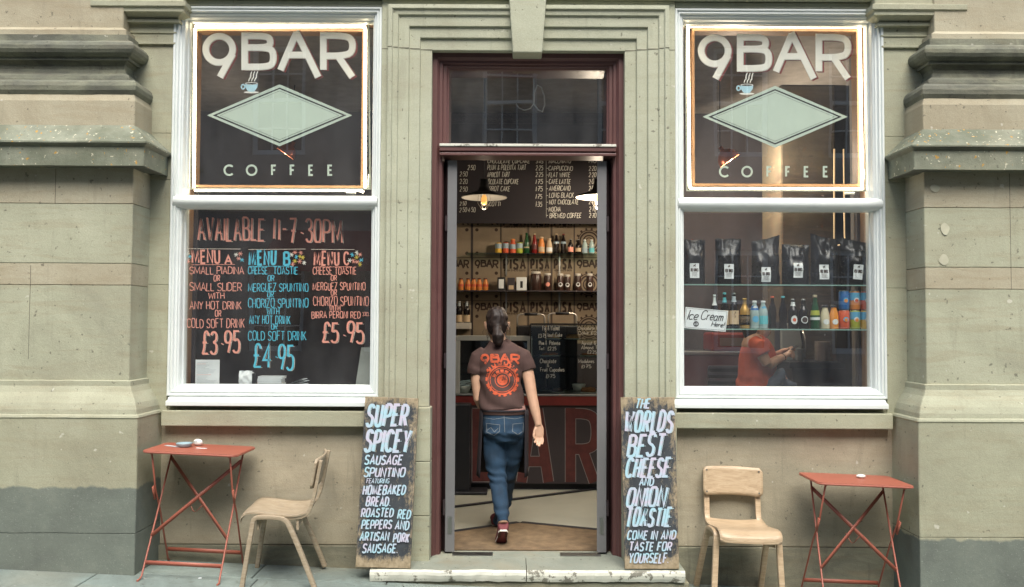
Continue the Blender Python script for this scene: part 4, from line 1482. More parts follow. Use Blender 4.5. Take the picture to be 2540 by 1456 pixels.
CANS = [(1176, 0, 'ored', 'dblue', 'salmon orange soda can with blue emblem, lower one by the juice bottles'), (1245, 0, 'lime', 'lblue', 'lime and light blue soda can, lower one in the middle'), (1317, 0, 'yel', 'lblue', 'yellow and light blue soda can, lower one at the end of the shelf'),
        (1176, 1, 'dblue', 'orng', 'deep blue soda can standing on the salmon can'), (1245, 1, 'orng', 'lblue', 'orange and light blue soda can standing on the lime can'), (1317, 1, 'ored', 'lblue', 'red and light blue soda can standing on the yellow can')]
canh = at(*RG(1245, 712), Yb).z - sz2
for x, lv, lo, hi, ds in CANS:
    c = at(*RG(x, 800), Yb)
    r_ = 33 * .38329 * (DIST + Yb) / FPX
    z = sz2 + .0003 + lv * (canh + .0005)
    t = bottle(c.x, Yb, z, r_, canh, 'can', lo, None, [(.5, .9, hi)] if x != 1176 else [], ds, 'soda can', 'soda cans stacked on the lower glass shelf')
    disc(t, c.x, Yb, z + canh * .5, r_ + .001, .017, 'lblue' if hi != 'lblue' else 'white', 'emblem')
    disc(t, c.x, Yb, z + canh * .47, r_ + .0024, .012, 'orng' if lo != 'orng' else 'ored', 'emblem')

# card stuck to the glass
Fc = flat(GY + .008)
cd = [RG(150, 692), RG(425, 718), RG(408, 853), RG(140, 828)]
q = [Fc(*p) for p in cd]
card = thing('ice_cream_card', tuple(q[3]), 'tilted white card with black script lettering stuck to the glass by the bottles', 'card')
MB().prism(q, (0, .004, 0)).build('card', 'paper', card)
mb = MB()
mb.ribbon([RG(156, 699), RG(418, 724), RG(402, 845), RG(147, 822)], .6, Fc, .001, 0, True)
def tl(x, y):                                # tilted with the card
    return x, y
def wt(s, b, t):
    x0, y0, x1, y1 = b
    p0, p1 = RG(x0, y0), RG(x1, y1)
    write(mb, s, (*p0, *p1), t, Fc, slant=.35, jit=.0, e=.0014, drift=(x1 - x0) * .09 * .38, gap=.12)
wt('Ice', (168, 712, 236, 772), 2.3)
wt('Cream', (252, 714, 398, 772), 2.1)
wt('Here!', (318, 786, 402, 817), 1.7)
ccx, ccy = 217, 802
mb.poly([RG(ccx + 18 * math.cos(i * PI / 10), ccy + 18 * math.sin(i * PI / 10)) for i in range(20)], Fc, .0014)
mb.build('lettering', 'vinylblack', card)
mb = MB()
write(mb, 'ALSO', (*RG(205, 795), *RG(229, 809)), .8, Fc, jit=0, e=.0028)
mb.build('lettering', 'paper', card)
wl = thing('window_lettering', tuple(at(*RG(1068, 1245), GY + .008)), 'rows of small dark lettering low on the glass below the cans', 'lettering')
mb = MB()
for s, b in (('9BAR COFFEE HOUSE', (946, 1190, 1190, 1205)), ('BISTRO CAFFE E SPUNTINO', (944, 1233, 1195, 1247))):
    write(mb, s, (*RG(b[0], b[1]), *RG(b[2], b[3])), 1.7, flat(GY + .008), jit=0, gap=.3)
mb.build('lettering', mat('smoke_vinyl', '#16161a', .6), wl)

# ================================================================== LEANING BLACKBOARDS
def lean_board(f0, corners, label, lines, big):
    u_ = V((0, .15, 1.05)).normalized()
    n = V((0, -u_.z, u_.y))
    P0 = V((0, -.252, 0))
    Fb = on_plane(P0, n)
    q = [Fb(*f0(*c)) for c in corners]
    zb = min(q[2].z, q[3].z)
    t = thing('blackboard_sign', ((q[2].x + q[3].x) / 2, P0.y, 0), label, 'blackboard', 'tall blackboards leaning beside the doorway')
    q[2].z, q[3].z = max(.002, q[2].z), max(.002, q[3].z)
    MB().prism([q[3], q[2], q[1], q[0]], -n * .02).build('board', 'board', t, bevel=.0025)
    tx, ol = MB(), MB()
    for i, (s, b, tk, sl_) in enumerate(lines):
        write(tx, s, (*f0(b[0], b[1]), *f0(b[2], b[3])), tk * .76, Fb, slant=sl_ + .07, jit=.035, gap=.12, e=.0035 + .0004 * i, outline=(ol, 4.5, 1.6, .7) if i in big else None, drift=b[4] * .3358 if len(b) > 4 else 0)
    tx.build('chalk_lettering', 'chalk', t)
    ol.build('chalk_outline', 'chalkline', t)
    return t


lean_board(RH, [(112, 47), (505, 62), (445, 1320), (40, 1308)], 'worn blackboard chalked SUPER SPICEY sausage spuntino, leaning under the corner of the menu window',
           [('SUPER', (122, 108, 432, 262), 9.5, .10), ('SPICEY', (110, 300, 448, 455), 9.5, .12), ('SAUSAGE', (108, 485, 392, 550), 5.2, .12), ('SPUNTINO', (104, 575, 412, 640), 5.0, .12), ('FEATURING', (122, 655, 292, 688), 2.2, .1), ('HOMEBAKED', (95, 706, 415, 772), 5.2, .12),
            ('BREAD.', (118, 790, 305, 856), 5.2, .1), ('ROASTED', (82, 876, 325, 936), 4.8, .1), ('RED', (352, 888, 452, 950), 4.8, .1), ('PEPPERS', (85, 962, 312, 1024), 4.8, .1), ('AND', (334, 970, 440, 1030), 4.8, .1), ('ARTISAN', (72, 1052, 292, 1112), 4.8, .1), ('PORK', (318, 1062, 440, 1124), 4.8, .1), ('SAUSAGE.', (92, 1138, 358, 1200), 4.8, .1)], (0, 1))
lean_board(RI, [(60, 53), (459, 53), (493, 1322), (92, 1322)], "worn blackboard chalked THE WORLDS BEST CHEESE AND ONION TOASTIE, leaning beside the doorway",
           [('THE', (170, 66, 282, 134), 4.8, .16), ('WORLDS', (88, 156, 452, 306), 9, .08), ('BEST', (112, 330, 392, 488), 9, .1), ('CHEESE', (98, 505, 430, 640), 8.5, .12), ('AND', (198, 648, 308, 704), 4.8, .1), ('ONION', (104, 722, 402, 856), 8.5, .1), ('TOASTIE', (98, 876, 438, 1006), 8.2, .1),
            ('COME IN AND', (108, 1040, 472, 1102), 5, .1), ('TASTE FOR', (122, 1126, 440, 1186), 5, .1), ('YOURSELF.', (120, 1208, 420, 1276), 5, .1)], (1, 2, 3, 5, 6))

# ================================================================== TABLES AND CHAIRS
def make_table(label):
    H, w_, d_ = .748, .285, .185
    t = thing('bistro_table', (0, 0, 0), label, 'folding table', 'red folding tables on the pavement')
    out = []
    r_ = .035
    for cx, cy, a0 in ((w_ - r_, d_ - r_, 0), (-w_ + r_, d_ - r_, 90), (-w_ + r_, -d_ + r_, 180), (w_ - r_, -d_ + r_, 270)):
        out += [(cx + r_ * math.cos(R(a0 + q * 15)), cy + r_ * math.sin(R(a0 + q * 15)), H) for q in range(7)]
    tb = MB().prism(out[::-1], (0, 0, -.006))
    tb.tube([(x * .985, y * .975, H - .008) for x, y, z in out], .0075, 8, (0, 0, 1), closed=True)
    tb.build('tabletop', 'red', t, smooth=False)
    ft, bt, top = -.215, .2, H - .022
    ins = .235
    # frame one: hinged at the back, feet at the front
    for s in (-1, 1):
        x = s * (ins - .012)
        MB().tube([(x, .13, top), (x - s * -.004, -.02, .40), (s * (ins - .004), ft + .012, .02), (s * ins, ft - .002, .006), (s * ins, ft - .035, .005)], .0056, 8, (1, 0, 0)).build('leg', 'red', t)
    def on1(s, g):                           # a point of frame one, g from the top
        return V((s * (ins - .012 + .008 * g), .13 + (ft + .012 - .13) * g, top + (.02 - top) * g))
    for s in (-1, 1):
        a, b = on1(s, .08), on1(-s, .7)
        off = V((0, -.004 * s, 0))
        d = (b - a)
        MB().tube([a + off, b + off], [(.011, .002)] * 2, ref=d.cross(V((0, 1, .4))), square=True).build('cross_brace', 'red', t)
    cb = MB()
    a, b = on1(-1, .9), on1(1, .9)
    cb.tube([a, b], [(.012, .002)] * 2, ref=(0, 0, 1), square=True)
    cb.build('stretcher', 'red', t)
    hk = MB()
    m0 = (on1(-1, .38) + on1(1, .38)) / 2
    hk.tube([m0 + V((-.05, -.012, -.035)), m0 + V((-.02, -.02, -.085)), m0 + V((-.01, -.02, -.092)), m0 + V((0, -.02, -.09)), m0 + V((.045, -.012, -.04))], .0025, 6)
    hk.build('latch', 'red', t)
    for s in (-1, 1):
        x = s * ins
        lg_ = MB().tube([(x, -.15, top), (x, -.07, .5), (x + s * .002, .02, .36), (s * (ins + .004), bt - .012, .02), (s * (ins + .004), bt, .006), (s * (ins + .004), bt + .03, .005)], .0056, 8, (1, 0, 0)).build('leg', 'red', t)
        MB().tube([(x + s * .008, -.088, .52), (x + s * .008, -.05, .44)], [(.004, .01)] * 2, ref=(1, 0, 0), square=True).build('hinge_plate', 'red', lg_)
    cb = MB()
    cb.tube([(-ins, bt - .035, .085), (ins, bt - .035, .085)], [(.012, .002)] * 2, ref=(0, 0, 1), square=True)
    cb.build('stretcher', 'red', t)
    for s in (-1, 1):
        MB().tube([(s * (ins + .0), -.165, top + .004), (s * (ins + .0), .16, top + .004)], [(.006, .004)] * 2, square=True).build('rail', 'red', t)
    return t


tilt = math.atan(.04)
t1 = make_table('red folding table with the ashtray on it, beside the side-on chair')
t1.location = (-1.935, -.225, gz(-1.935) + .001)
t1.rotation_euler = (0, tilt, R(-1.2))
t2 = copy_tree(t1)
t2['label'] = 'red folding table with only a white pebble on it'
t2.location = (2.06, -.265, gz(2.085) + .001)
t2.rotation_euler = (0, tilt, R(.8))


def table_pt(t, x, y, z=.7485):
    return Matrix.Translation(t.location) @ t.rotation_euler.to_matrix().to_4x4() @ V((x, y, z))


def make_chair(label, wd):
    t = thing('school_chair', (0, 0, 0), label, 'chair', 'plywood chairs on the pavement')
    for s in (-1, 1):                        # side frame: one bent lamination, front leg - top - back leg
        p = chaikin([(-.205, 0), (-.175, .2), (-.15, .36), (-.142, .413), (-.09, .418), (.0, .414), (.045, .398), (.075, .34), (.14, .19), (.215, 0)], 2)
        pts = [V((s * (.185 + .02 * (1 - z / .42)), y, z)) for y, z in p]
        MB().tube(pts, [(.017, .013)] * len(pts), ref=(1, 0, 0), square=True).build('leg_frame', wd, t, bevel=.004)
        q = chaikin([(-.02, .402), (.1, .405), (.165, .42), (.195, .5), (.215, .6), (.24, .74)], 3)
        pts = [V((s * .163, y, z)) for y, z in q]
        MB().tube(pts, [(.0165, .0095)] * len(pts), ref=(1, 0, 0), square=True).build('upright', wd, t, bevel=.003)
    sp = chaikin([(-.235, .388), (-.225, .425), (-.17, .449), (-.08, .44), (.03, .424), (.1, .424), (.165, .443)], 3)
    n, m_ = len(sp), 14
    mb = MB()
    for off in (0, -.011):
        vs = []
        for i, (y, z) in enumerate(sp):
            for j in range(m_ + 1):
                u_ = j / m_ * 2 - 1
                hw = .186 - .01 * abs(i / (n - 1) * 2 - 1) ** 6
                vs.append(V((u_ * hw, y + .02 * (abs(u_) ** 3) * (1 if i < n / 3 else 0) * (1 - i / (n / 3)), z + off - .012 * (1 - u_ * u_) * (.3 + .7 * min(1, i / n * 2)) * (1 if i > n * .15 else -.4))))
        fs = [(i * (m_ + 1) + j, i * (m_ + 1) + j + 1, (i + 1) * (m_ + 1) + j + 1, (i + 1) * (m_ + 1) + j) for i in range(n - 1) for j in range(m_)]
        mb.add(vs, fs if off == 0 else [f[::-1] for f in fs], 0, True)
    N = n * (m_ + 1)
    rim = [j for j in range(m_ + 1)] + [i * (m_ + 1) + m_ for i in range(1, n)] + [(n - 1) * (m_ + 1) + j for j in range(m_ - 1, -1, -1)] + [i * (m_ + 1) for i in range(n - 2, 0, -1)]
    for a, b in zip(rim, rim[1:] + rim[:1]):
        mb.f.append([a, b, b + N, a + N][::-1])
        mb.m.append(0)
        mb.s.append(False)
    mb.build('seat', wd, t)
    bp = MB()
    rows, colsn = 8, 16
    def bpt(i, j, off):
        u_ = j / colsn * 2 - 1
        v_ = i / rows
        z = .575 + .175 * v_
        hw = .19
        rr_ = .02                            # rounded corners
        dz = min(v_, 1 - v_) * .175
        if dz < rr_:
            hw -= rr_ - math.sqrt(max(0, rr_ ** 2 - (rr_ - dz) ** 2))
        y = .21 + (z - .6) * .175 - .016 + .03 * (1 - u_ * u_) * .9 - .012
        return V((u_ * hw, y + off, z + .004 * (1 - u_ * u_)))
    for off in (0, .010):
        vs = [bpt(i, j, off) for i in range(rows + 1) for j in range(colsn + 1)]
        fs = [(i * (colsn + 1) + j, i * (colsn + 1) + j + 1, (i + 1) * (colsn + 1) + j + 1, (i + 1) * (colsn + 1) + j) for i in range(rows) for j in range(colsn)]
        bp.add(vs, fs if off == 0 else [f[::-1] for f in fs], 0, True)
    N = (rows + 1) * (colsn + 1)
    rim = list(range(colsn + 1)) + [i * (colsn + 1) + colsn for i in range(1, rows + 1)] + [rows * (colsn + 1) + j for j in range(colsn - 1, -1, -1)] + [i * (colsn + 1) for i in range(rows - 1, 0, -1)]
    for a, b in zip(rim, rim[1:] + rim[:1]):
        bp.f.append([a, b, b + N, a + N][::-1])
        bp.m.append(0)
        bp.s.append(False)
    back = bp.build('backrest', wd, t)
    for i, j in ((1, 1), (1, colsn - 1), (rows - 1, 1), (rows - 1, colsn - 1)):
        c = bpt(i, j, -.001)
        MB().tube([c, c + V((0, -.002, 0))], .0055, 12, (1, 0, 0)).build('screw', 'steel', back)
    for y in (-.13, .1):
        pts = [(-.172, y, .408), (.172, y, .408), (.172, y, .335), (.13, y, .34), (.115, y, .358), (-.115, y, .358), (-.13, y, .34), (-.172, y, .335)]
        MB().prism([V(p) for p in pts], (0, .014, 0)).build('apron', wd, t, bevel=.002)
    return t


c1 = make_chair('weathered plywood chair seen from the side, facing the red table with the ashtray', 'beechgrey')
c1.location = (-1.372, -.265, gz(-1.372) + .001)
c1.rotation_euler = (0, tilt, R(-86))
c2 = make_chair('honey coloured plywood chair facing the street under the bottle window', 'beech')
c2.location = (1.383, -.245, gz(1.383) + .001)
c2.rotation_euler = (0, tilt, R(1.5))


def bvh_of(objs):
    vs, fs = [], []
    for o in objs:
        og = len(vs)
        vs += [ORG[o.name] + v.co for v in o.data.vertices]
        fs += [[og + i for i in p.vertices] for p in o.data.polygons]
    return BVHTree.FromPolygons(vs, fs)


def snap(bvh, off=.0015):
    def f(px, py, e=0):
        d = ray(px, py).normalized()
        h = bvh.ray_cast(CAM, d)
        if h[0] is None:
            return None
        return h[0] + h[1] * off * (1 if h[1].dot(d) < 0 else -1) - d * e
    return f


def pebble(t, x, y, rx, ry, rz, label, num, box, up):
    c = table_pt(t, x, y)
    q = thing('pebble', tuple(c), label, 'pebble', 'numbered white pebbles on the tables')
    n = 12
    mb = MB().lathe(c.x, c.y, [(max(.0005, math.sin(PI * i / n)), c.z + rz * (1 - math.cos(PI * i / n))) for i in range(n + 1)], 20, sx=rx, sy=ry)
    for i, v in enumerate(mb.v):
        d = v - c
        g = 1 + .1 * noise.noise(d * 22 + V((num * 3, 0, 0)))
        sh = up * (d.z / rz) * .25
        mb.v[i] = c + V((d.x * g + sh * rx, d.y * g, d.z))
    st = mb.build('stone', mat('white_pebble', '#dcdcd6', .5, var=.04), q)
    tx = MB()
    write(tx, str(num), box, 1.5, snap(bvh_of([st]), .0008), slant=.25, jit=0, gap=.6, sub=4)
    tx.build('painted_number', 'vinylblack', q)


pebble(t1, -.055, .105, .03, .022, .021, 'white pebble painted with number 12, lying beside the glass ashtray', 12, (478, 1083, 492, 1096), -.3)
pebble(t2, .06, .05, .03, .02, .0115, 'white pebble painted with number 11, alone on a red table', 11, (2142, 1157, 2154, 1166), 0)
c = table_pt(t1, -.115, .03)
ash = thing('ashtray', tuple(c), 'small clear glass ashtray on a red folding table', 'ashtray')
M['ashglass'] = mat('thick_glass', '#8fa9b0', .06, var=.15)
MB().lathe(c.x, c.y, [(.001, c.z + .001), (.036, c.z + .001), (.042, c.z + .006), (.05, c.z + .022), (.05, c.z + .025), (.045, c.z + .025), (.036, c.z + .01), (.001, c.z + .008)], 24).build('bowl', 'ashglass', ash)
cc = table_pt(t1, -.19, .02, .7492)
lf = MB()
ln = (table_pt(t1, -.12, .005, .7492), table_pt(t1, -.235, .045, .7492))
d = (ln[1] - ln[0]).normalized()
nn = V((-d.y, d.x, 0)) * .013
lf.prism([ln[0] + nn, ln[1] + nn, ln[1] - nn, ln[0] - nn], (0, 0, .0015))
tag(lf.build('paper_slip', 'papergrey'), 'grey paper slip lying under the ashtray', 'paper slip')
c = table_pt(t1, -.03, .0, .7492)
lf = MB().prism([c + V((0, .012, 0)), c + V((.07, .0, -.0024)), c + V((.068, -.012, -.0024)), c + V((.004, -.006, 0))], (0, 0, .0015))
tag(lf.build('paper_slip', 'paper'), 'small white paper slip in front of the white pebble numbered 12', 'paper slip')
for px, py, ln_, cl, lb in ((1810, 1447, .035, 'drinkorange', 'tan cigarette end on the pavement behind the front-facing chair'), (491, 1436, .02, 'paper', 'tiny scrap of white paper in front of the red table with ashtray'), (606, 1432, .012, 'paper', 'tiny white fleck of litter by the near leg of the side-on chair')):
    d = ray(px, py)
    k = (-.108 - CAM.z - .04 * CAM.x) / (d.z + .04 * d.x)
    p = CAM + d * k
    if cl == 'paper':
        o = MB().prism([p + V((0, 0, .001)), p + V((ln_, .004, .001)), p + V((ln_ * .8, .013, .004)), p + V((.003, .011, .003))], (0, 0, .002)).build('litter', 'paper')
        tag(o, lb, 'litter')
    else:
        o = MB().tube([p + V((0, 0, .005)), p + V((ln_, .01, .005))], .004, 8).build('cigarette_end', cl)
        tag(o, lb, 'cigarette end')

# ================================================================== THE BARISTA WALKING IN
def face(mb, c, fwd, up, s=1.0):
    """eyes, nose, mouth and ears on a head centred at c"""
    side = fwd.cross(up)
    return c, fwd, up, side


def person_walk():
    A = lambda x, y, Y: at(x, y, Y - .12)
    root = thing('person', (at(1247, 1350, .35).x, .4, 0), 'person in a brown printed T-shirt and blue jeans walking in through the doorway', 'person')
    b = MB()
    hd_ = A(1233, 806, .64)
    b.tube([A(1250, 1085, .6), A(1250, 1055, .6), A(1246, 1010, .6), A(1244, 950, .615), A(1242, 900, .63), A(1240, 872, .635), A(1238, 852, .635), A(1236, 836, .632), A(1235, 815, .64)],
           [(.13, .09), (.148, .105), (.13, .09), (.135, .095), (.15, .095), (.14, .075), (.075, .055), (.048, .05), (.05, .055)], 16)
    b.tube([hd_ + V((0, .035, -.115)), hd_ + V((0, .03, -.1)), hd_ + V((0, .02, -.06)), hd_ + V((0, .005, 0)), hd_ + V((0, -.005, .05)), hd_ + V((0, -.005, .09)), hd_ + V((0, -.005, .112))],
           [(.02, .03), (.045, .06), (.062, .085), (.075, .096), (.074, .095), (.055, .07), (.015, .02)], 18)
    for s in (-1, 1):
        e_ = hd_ + V((s * .077, .0, -.005))
        b.tube([e_ + V((0, 0, -.03)), e_ + V((s * .007, -.004, 0)), e_ + V((s * .01, -.008, .028))], [(.006, .009), (.007, .017), (.006, .012)], 8)
    fz = hd_ + V((0, .098, -.01))
    b.tube([fz + V((0, -.006, .03)), fz + V((0, .012, -.02)), fz + V((0, .004, -.032))], [.008, .013, .01], 8)
    b.tube([fz + V((-.025, -.012, -.058)), fz + V((0, -.002, -.058)), fz + V((.025, -.012, -.058))], [.006, .009, .006], 8)
    # arms
    b.tube([A(1196, 876, .635), A(1184, 900, .635), A(1182, 945, .625), A(1187, 990, .62), A(1194, 1003, .66), A(1203, 1010, .74), A(1215, 1012, .84)], [.045, .045, .041, .036, .036, .033, .025], 12)
    b.tube([A(1288, 876, .635), A(1304, 900, .63), A(1313, 945, .61), A(1320, 985, .59), A(1328, 1020, .575), A(1334, 1045, .565), A(1336, 1056, .56)], [.046, .046, .042, .037, .034, .0265, .024], 12)
    # the hanging hand: palm turned to the back, fingers curled
    b.tube([A(1335, 1050, .562), A(1337, 1062, .56), A(1337, 1075, .558), A(1336, 1083, .556)], [(.023, .017), (.033, .016), (.036, .015), (.034, .013)], 12)
    for (x0, x1, x2, y1, y2) in ((1344, 1347, 1345, 1093, 1101), (1339, 1341, 1338, 1096, 1106), (1334, 1334, 1332, 1095, 1103), (1329, 1327, 1327, 1090, 1097)):
        b.tube([A(x0, 1078, .557), A((x0 + x1) / 2, 1086, .553), A(x1, y1, .545), A(x2, y2, .53), A(x2 - 1, y2 + 1, .518)], [.0095, .009, .0085, .0078, .006], 8)
    b.tube([A(1329, 1062, .555), A(1325, 1072, .545), A(1324, 1082, .535), A(1326, 1089, .528)], [.012, .0105, .0095, .007], 8)
    # legs
    LL = [(1226, 1075, .6, .07), (1228, 1130, .59, .064), (1233, 1180, .56, .05), (1240, 1235, .48, .042), (1246, 1275, .41, .031), (1248, 1298, .375, .033)]
    RL_ = [(1276, 1075, .6, .07), (1269, 1130, .65, .06), (1258, 1180, .72, .047), (1250, 1240, .84, .042), (1242, 1285, .93, .03), (1236, 1297, .95, .033)]
    for L_ in (LL, RL_):
        b.tube([A(x, y, Y) for x, y, Y, r_ in L_], [r_ for *_, r_ in L_], 12)
    body = b.build('body', 'skin', root)
    remesh(body, .0042, 6)
    # jeans
    j = MB()
    j.tube([A(1249, 1012, .6), A(1249, 1030, .6), A(1249, 1050, .595), A(1250, 1072, .595), A(1251, 1088, .6)], [(.148, .105), (.152, .11), (.155, .122), (.152, .125), (.13, .11)], 20)
    for L_, k in ((LL, 1), (RL_, 1)):
        j.tube([A(x, y, Y) for x, y, Y, r_ in L_], [r_ + (.013 if i < 2 else .015) - (.003 if i == 0 else 0) for i, (*_, r_) in enumerate(L_)], 16)
    j.tube([A(1228, 1056, .565), A(1228, 1072, .535), A(1230, 1090, .565)], [.05, .078, .05], 12)
    j.tube([A(1272, 1056, .565), A(1272, 1072, .535), A(1270, 1090, .565)], [.05, .078, .05], 12)
    jo = j.build('jeans', 'denim', root)
    remesh(jo, .006, 8)
    kz_, az_ = A(1233, 1180, .56).z, A(1246, 1285, .39).z
    def crease(p):                           # creases behind the knees, at the ankles and under the seat
        f = math.exp(-((p.z - kz_) / .1) ** 2) + 1.3 * math.exp(-((p.z - az_) / .07) ** 2) + .45 * math.exp(-((p.z - kz_ - .24) / .08) ** 2) + .12
        g = noise.noise(V((p.x * 3, p.y * 3, p.z * 9)))
        return (math.sin(p.z * 75 + 9 * noise.noise(p * 6) + p.x * 30) * .5 + g) * .0078 * f + .003 * noise.noise(p * 14)
    displace(jo, crease)
    jb_ = bvh_of([jo])
    sj = snap(jb_, .0015)
    sm = MB()
    for pl in ([(1250, 1028), (1251, 1045), (1252, 1072)], [(1199, 1036), (1225, 1040), (1251, 1036), (1278, 1039), (1300, 1034)],
               [(1207, 1050), (1240, 1054), (1239, 1070), (1226, 1080), (1208, 1072), (1207, 1050)], [(1272, 1052), (1298, 1049), (1297, 1070), (1284, 1078), (1271, 1070), (1272, 1052)], [(1208, 1068), (1218, 1060), (1226, 1072), (1236, 1062)]):
        q2 = []
        for a, c_ in zip(pl, pl[1:]):
            q2 += [(a[0] + (c_[0] - a[0]) * g / 6, a[1] + (c_[1] - a[1]) * g / 6) for g in range(6)]
        sm.ribbon(q2 + [pl[-1]], .9, sj)
    sm.build('seam_stitching', 'stitch', jo)
    # vest edge showing under the T-shirt
    u_ = MB().tube([A(1249, 1006, .6), A(1249, 1020, .6), A(1249, 1026, .6)], [(.148, .104), (.157, .113), (.157, .114)], 28)
    u_.build('vest', mat('dusty_pink_cotton', '#8d6a62', .9), root)
    # T-shirt
    s_ = MB()
    rows = [(1243, 1012, .119, .6), (1243.5, 1000, .6, .161), (1242, 975, .605, .15), (1241, 950, .612, .147), (1242, 920, .62, .153), (1243, 895, .628, .16), (1242, 877, .633, .155), (1240, 863, .636, .125), (1238, 851, .636, .085), (1237, 842, .635, .064)]
    s_.tube([A(1244, 1014, .6)] + [A(x, y, Y) for x, y, Y, a in rows[1:]], [(.163, .118)] + [(a, min(.112, a * .72)) for *_, a in rows[1:]], 24)
    s_.tube([A(1205, 873, .635), A(1187, 888, .636), A(1180, 908, .634), A(1177, 930, .63)], [.05, .06, .058, .056], 16)
    s_.tube([A(1278, 873, .635), A(1297, 886, .632), A(1306, 903, .626), A(1311, 920, .62)], [.05, .062, .059, .057], 16)
    sh = s_.build('shirt', 'shirt', root)
    remesh(sh, .006, 7)
    def folds(p):
        lowf = max(0, min(1, (1.27 - p.z) / .25))
        return lowf * (.006 * math.sin(p.z * 60 + p.x * 24 + 5 * noise.noise(p * 5)) + .006 * noise.noise(p * 11)) + .004 * noise.noise(p * 8)
    displace(sh, folds)
    sb = bvh_of([sh])
    sp_ = snap(sb, .002)
    pr = MB()
    cv_ = lambda x, y: RD(370 + (x - 358) / 1052 * 255, 1050 + (y - 205) / 325 * 68)
    logo(pr, sp_, cv_, 0, 0, 60, sub=6)
    cx, cy = RD(512, 1225)
    K2 = .3747
    def ring(r_, w_, a0=0, a1=360, n=40):
        pts = [(cx + r_ * K2 * math.cos(R(a0 + (a1 - a0) * i / n)), cy + r_ * K2 * math.sin(R(a0 + (a1 - a0) * i / n))) for i in range(n + 1)]
        pr.ribbon(pts, w_ * K2, sp_, .0004)
    ring(94, 10)
    ring(80, 4)
    for a in range(200, 345, 29):
        ring(62, 17, a, a + 20, 8)
    ring(28, 14)
    ring(12, 16)
    ring(48, 4)
    for a in range(0, 360, 20):
        ca, sa = math.cos(R(a)), math.sin(R(a))
        pr.ribbon([(cx + r_ * K2 * ca, cy + r_ * K2 * sa) for r_ in (99, 104, 110)], (14 if a % 40 else 22) * K2, sp_, .0002)
    for a in range(222, 320, 11):
        ca, sa = math.cos(R(a)), math.sin(R(a))
        pr.ribbon([(cx + r_ * K2 * ca, cy - 8 * K2 + r_ * K2 * sa * .95) for r_ in (98, 106, 114, 120)], 8 * K2, sp_, .0006)
    for x, y in ((422, 1160), (602, 1160), (414, 1215), (610, 1215), (430, 1275), (595, 1280), (470, 1310), (560, 1312)):
        q = RD(x, y)
        for i in range(4):
            a = random.uniform(0, 6)
            pr.ribbon([(q[0] - 5 * math.cos(a), q[1] - 5 * math.sin(a)), q, (q[0] + 5 * math.cos(a), q[1] + 5 * math.sin(a))], 2.6, sp_, .0003 * i)
    pr.build('printed_emblem', 'print', sh)
    # apron wrapped round the front, tied at the back
    ap = MB()
    n, m_ = 18, 10
    zt_, zb_ = A(1249, 1016, .6).z, A(1249, 1182, .6).z
    vs = []
    for i in range(m_ + 1):
        g = i / m_
        z = zt_ + (zb_ - zt_) * g
        for k in range(n + 1):
            a = R(-32 + 244 * k / n)
            rx_, ry_ = .168 + .012 * g, .13 + .06 * g
            vs.append(V((A(1249, 1016, .6).x + .004 - .01 * g + rx_ * math.cos(a), .485 + .05 * g + ry_ * math.sin(a), z + .004 * math.sin(k * 2))))
    ap.add(vs, [(i * (n + 1) + k, i * (n + 1) + k + 1, (i + 1) * (n + 1) + k + 1, (i + 1) * (n + 1) + k) for i in range(m_) for k in range(n)], 0, True)
    ao = ap.build('apron', 'apron', root)
    sd = ao.modifiers.new('cloth', 'SOLIDIFY')
    sd.thickness = .003
    tb = MB()
    c0 = A(1249, 1016, .6)
    tb.tube([V((c0.x + .171 * math.cos(R(a)), .485 + .127 * math.sin(R(a)), c0.z - .002)) for a in range(210, 331, 8)], [(.002, .008)] * 16, ref=(0, 1, 0), square=True)
    tb.build('apron_string', 'apron', ao)
    # hair
    h = MB()
    hc = hd_ + V((0, -.02, .018))
    h.tube([hc + V((0, 0, -.085)), hc + V((0, -.008, -.06)), hc + V((0, -.012, -.02)), hc + V((0, -.008, .03)), hc + V((0, .005, .075)), hc + V((0, .01, .102)), hc + V((0, .01, .112))],
           [(.043, .048), (.063, .072), (.073, .085), (.078, .092), (.066, .08), (.034, .048), (.008, .01)], 20)
    tl_ = hd_ + V((.006, -.105, -.03))
    h.tube([tl_ + V((0, .03, .01)), tl_ + V((0, -.01, .0)), tl_ + V((.003, -.028, -.04)), tl_ + V((.004, -.012, -.075)), tl_ + V((.006, .01, -.1)), tl_ + V((.006, .016, -.112))], [.034, .028, .042, .042, .028, .008], 12)
    ho = h.build('hair', 'hair', root)
    remesh(ho, .006, 4)
    displace(ho, lambda p: .0022 * math.sin(150 * (p.x - hd_.x) + 8 * noise.noise(p * 10)) + .004 * noise.noise(p * 34))
    wi = MB()
    rr_ = random.Random(5)
    for i in range(26):
        s = rr_.choice((-1, 1))
        p = hd_ + V((s * rr_.uniform(.05, .088), rr_.uniform(-.09, -.02), rr_.uniform(-.07, .02)))
        wi.tube([p, p + V((s * rr_.uniform(.004, .014), -.004, -.025)), p + V((s * rr_.uniform(-.005, .018), -.002, -rr_.uniform(.04, .07)))], [.0016, .0012, .0005], 5)
    wi.build('loose_hair', 'hair', ho)
    tb = MB().lathe(0, 0, [(.02, -.006), (.027, 0), (.02, .006)], 14)
    tb.v = [tl_ + V((v.x, v.z - .006, v.y)) for v in tb.v]
    tb.build('hair_tie', 'apron', ho)
